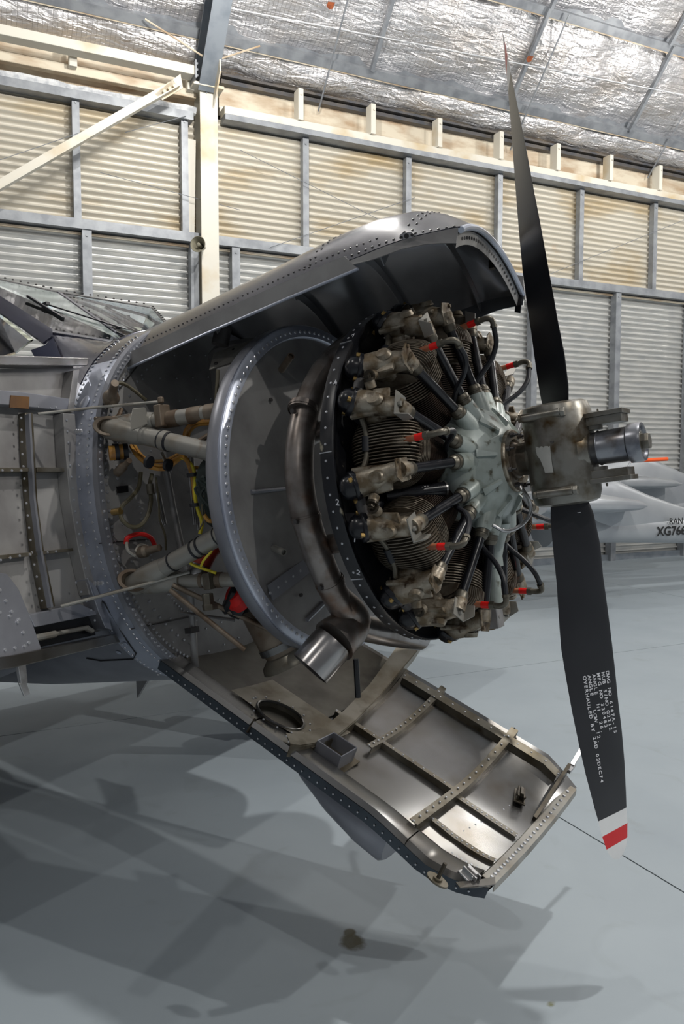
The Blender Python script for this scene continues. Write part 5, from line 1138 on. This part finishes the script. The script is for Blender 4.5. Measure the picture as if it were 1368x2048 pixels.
# ---- bag tied over an opening
bag = MB(); bc = P(426, 985, x=-.99); rows = []
for i in range(13):
    th = pi*i/12; row = []
    for k in range(22):
        a = 2*pi*k/22; rr = .085*sin(th)**.8*(1+.16*sin(a*7+i*.6)*(.35+.65*sin(th))); row.append(bc+V((rr*cos(a)*.62, rr*sin(a)*.5, -.115*cos(th)*1.0)))
    rows.append(row)
bag.grid(rows, closeu=True); bago = bag.build('cloth_bag', M['green_cloth'], plane, smooth=60); bago['label'] = 'dark green cloth bag tied with cord'
knot = MB(); kc = bc+V((.02, -.05, .02)); 
for k in range(6): 
    a = k*1.1; knot.tube(spline([kc, kc+V((.03*cos(a), -.02, .03*sin(a))), kc+V((.015*cos(a+1), -.01, .05*sin(a+.8)-.02))], 5), .005, 6)
knot.build('bag_knot', M['green_cloth'], bago, kind='stuff')
for pts in ([(408, 985, -1.0), (404, 1015, -1.0), (407, 1040, -1.0), (398, 1060, -1.0)], [(412, 985, -1.0), (410, 1020, -1.0), (412, 1045, -1.0)]): MB().tube(spline([P(a, b, x=c) for a, b, c in pts], 6), .003, 6).build('cord', M['cable_olive'], bago)
cable([(408, 1030, -.99), (420, 1042, -.98), (442, 1036, -.96)], .007, tan)

# ================================================================== wing, wheels (outside the picture but carrying the aircraft)
def wing(sg, tip):
    rows = []
    for f in (0, .5, 1):
        y = sg*(.60+(tip-.60)*f); ch = 2.3-.7*f; x0 = -1.95-.10*f; z0 = -.50+.07*(abs(y)-.6); row = []
        for k in range(20):
            a = 2*pi*k/20; row.append(V((x0-ch*(.5-.5*cos(a)), y, z0+.14*ch/2.3*sin(a)*(.75+.35*cos(a)))))
        rows.append(row)
    m = MB(); m.grid(rows, closeu=True); b = len(m.v)
    m.f.append(tuple(range(40, 60))); m.m.append(0); return m.build('wing', M['alu'], plane, smooth=50)
wing(-1, 5.6); wing(1, 3.6)
def ground_local(x, y):                              # height of the floor in the aircraft frame
    w = AM@V((x, y, 0)); d = AU; return -(w.z)/d.z
for sg in (-1, 1):
    x, y = -2.15, sg*1.35; gz = ground_local(x, y); up_l = A3@V((0, 0, 1)); c = V((x, y, gz))+up_l*.30
    g = empty('landing_gear', parent=plane)
    MB().lathe([(-.07, .20), (-.075, .26), (-.05, .295), (0, .30), (.05, .295), (.075, .26), (.07, .20)], c, Y1, 32).build('tyre', M['tyre'], g, smooth=50)
    MB().lathe([(-.06, .19), (.06, .19)], c, Y1, 24).build('wheel_hub', M['alu'], g); MB().tube([c+Y1*sg*-.12, V((x-.1, y-sg*.12, -.42))], [.05, .06], 14).build('oleo_leg', M['alu'], g); MB().tube([c, c-Y1*sg*.12], .03, 10).build('axle', M['alu'], g)
    tag(g); g['label'] = 'main wheel and leg under the wing'
g = empty('tail_wheel', parent=plane); x = -7.2; gz = ground_local(x, 0); up_l = A3@V((0, 0, 1)); c = V((x, 0, gz))+up_l*.13
MB().lathe([(-.04, .08), (-.045, .11), (0, .13), (.045, .11), (.04, .08)], c, Y1, 24).build('tyre', M['tyre'], g); MB().tube([c+Y1*.06, V((x+.1, .03, .15))], .025, 10).tube([c, c+Y1*.07], .02, 8).build('leg', M['alu'], g)
MB().prism([V((-6.6, -.03, .3)), V((-7.5, -.03, 1.3)), V((-7.9, -.03, 1.3)), V((-7.8, -.03, .2))], Y1*.06).build('tail_fin', M['alu'], plane, smooth=0)
# ================================================================== other aircraft and things by the wall
vp = empty('parked_jet'); 
BD = 7.6
def HB(px, py, d=BD): p = WP(px, py, d); return V((p.dot(D1), d, p.z))
vp.matrix_world = HM; tag(vp, 'silver twin-boom jet parked behind the propeller by the wall', 'aircraft')
SX, SY, SZ = V((1, 0, 0)), V((0, 1, 0)), V((0, 0, 1))
def boom(d, dpy, name, dpx=0):
    a = [(1085, 1045, .30), (1130, 1050, .27), (1180, 1054, .20), (1230, 1057, .178), (1300, 1059, .172), (1400, 1062, .165), (1700, 1065, .14), (2100, 1068, .12)]
    secs = []
    for px, py, r in a:
        c = HB(px+dpx, py+dpy, d); secs.append((c, SY, r*.85, SZ, r))
    b = loft(MB(), secs, 24, 1.0).build('tail_boom', M['vamp'], vp, smooth=50)
    # swept fairing where the boom grows out of the wing
    fs_ = []
    for px, top, bot, hw in ((1090, 985, 1085, .10), (1150, 955, 1082, .16), (1205, 950, 1080, .19), (1240, 965, 1076, .17), (1290, 988, 1074, .13), (1340, 1006, 1072, .09), (1390, 1022, 1070, .05), (1440, 1036, 1066, .02)):
        p = HB(px+dpx, top+dpy, d); q = HB(px+dpx, bot+dpy, d); fs_.append(((p+q)/2, SY, hw, SZ, (p.z-q.z)/2))
    loft(MB(), fs_, 24, 1.0).build('boom_fairing', M['vamp'], vp, smooth=50)
    ws_ = []
    for px, py, hh, hw in ((1060, 1008, .12, .30), (1100, 1004, .13, .50), (1180, 1006, .11, .52), (1240, 1008, .07, .40), (1268, 1010, .02, .22)):
        ws_.append((HB(px+dpx, py+dpy, d-.30), SY, hw, SZ, hh))
    loft(MB(), ws_, 20, .7).build('wing_root', M['vamp'], vp, smooth=40)
    return b
b1 = boom(BD, 0, 'near'); boom(BD+1.9, -42, 'far', 75)
# lettering on the near boom
def boom_text(txt, px, py, size, out=.156):
    vs, fs = text_mesh(txt, size); o = HB(px, py, BD-.165); m = MB()
    m.add([V((o.x+v.x*1.05, BD-out, o.z+v.y)) for v in vs], fs); return m.build('boom_lettering', M['hazard_k'], vp, smooth=0)
boom_text('RAN', 1340, 1049, .115, .150); boom_text('XG766', 1315, 1072, .165)
# body, wing and wheels hidden behind the engine from here
pod = MB(); loft(pod, [(V((2.3, BD+.9, 1.25)), SY, .25, SZ, .22), (V((2.9, BD+.9, 1.3)), SY, .55, SZ, .55), (V((3.8, BD+.9, 1.35)), SY, .65, SZ, .68), (V((4.8, BD+.9, 1.3)), SY, .55, SZ, .5), (V((5.3, BD+.9, 1.2)), SY, .25, SZ, .25)], 28, 1.0); pod.build('pod', M['vamp'], vp, smooth=50)
xw = HB(1125, 1030).x; wz = HB(1100, 1028).z; wg = MB(); wg.box(((4.3+xw)/2, BD+.85, wz), (xw-4.3, 2.5, .16)); wg.build('centre_wing', M['vamp'], vp, smooth=0, bevel=.05)
for y in (BD+.4, BD+1.5):
    MB().lathe([(-.06, .22), (-.06, .28), (0, .30), (.06, .28), (.06, .22)], (4.3, y, .30), SY, 24).build('tyre', M['tyre'], vp); MB().tube([(4.3, y, .30), (4.3, y, 1.15)], .05, 10).build('leg', M['vamp'], vp)
p = HB(1262, 922, BD+.9); q = HB(1334, 918, BD+.9); r0 = HB(1240, 965, BD+.9)
MB().tube([p, q], .028, 10).build('pitot_cover', M['orange'], vp); MB().tube([r0-SZ*.1, r0, p, p+(q-p)*.3], .015, 8).build('pitot_mast', M['vamp'], vp)

# hazard striped barrier frame
bf = empty('hazard_frame'); bf.matrix_world = HM; tag(bf, 'yellow and black striped rectangular frame fixed on the corrugated wall', 'sign frame')
BFD = WD-0.24
a = HB(1072, 1012, BFD); b = HB(1256, 926, BFD); x0, x1, z0, z1 = a.x, b.x, a.z, b.z; w = .085
def stripes(p0, p1, ax):
    L = (p1-p0).length; n = int(L/.075); t = (p1-p0)/n; u = SZ if ax == 'h' else SX
    for i in range(n):
        m = MB(); sh = u.cross(SY)*0
        s_ = (p1-p0).normalized()*.03; m.prism([p0+t*i+s_*0-u*w/2, p0+t*(i+1)-u*w/2, p0+t*(i+1)+u*w/2, p0+t*i+u*w/2], SY*.03)
        m.build('stripe', M['hazard_y'] if (i % 3 or ax == 'v') else M['hazard_k'], bf, smooth=0)
stripes(V((x0, BFD, z1)), V((x1, BFD, z1)), 'h'); stripes(V((x0, BFD, z0)), V((x1, BFD, z0)), 'h')
for x in (x0, x1): 
    MB().box((x, BFD+.015, (z0+z1)/2), (w*1.1, .028, z1-z0)).build('upright', M['hazard_y'], bf, smooth=0)
    for z in (z0+.1, z1-.1): MB().box((x, BFD+.10, z), (.04, .15, .04)).build('wall_bracket', M['rafter'], bf, smooth=0)
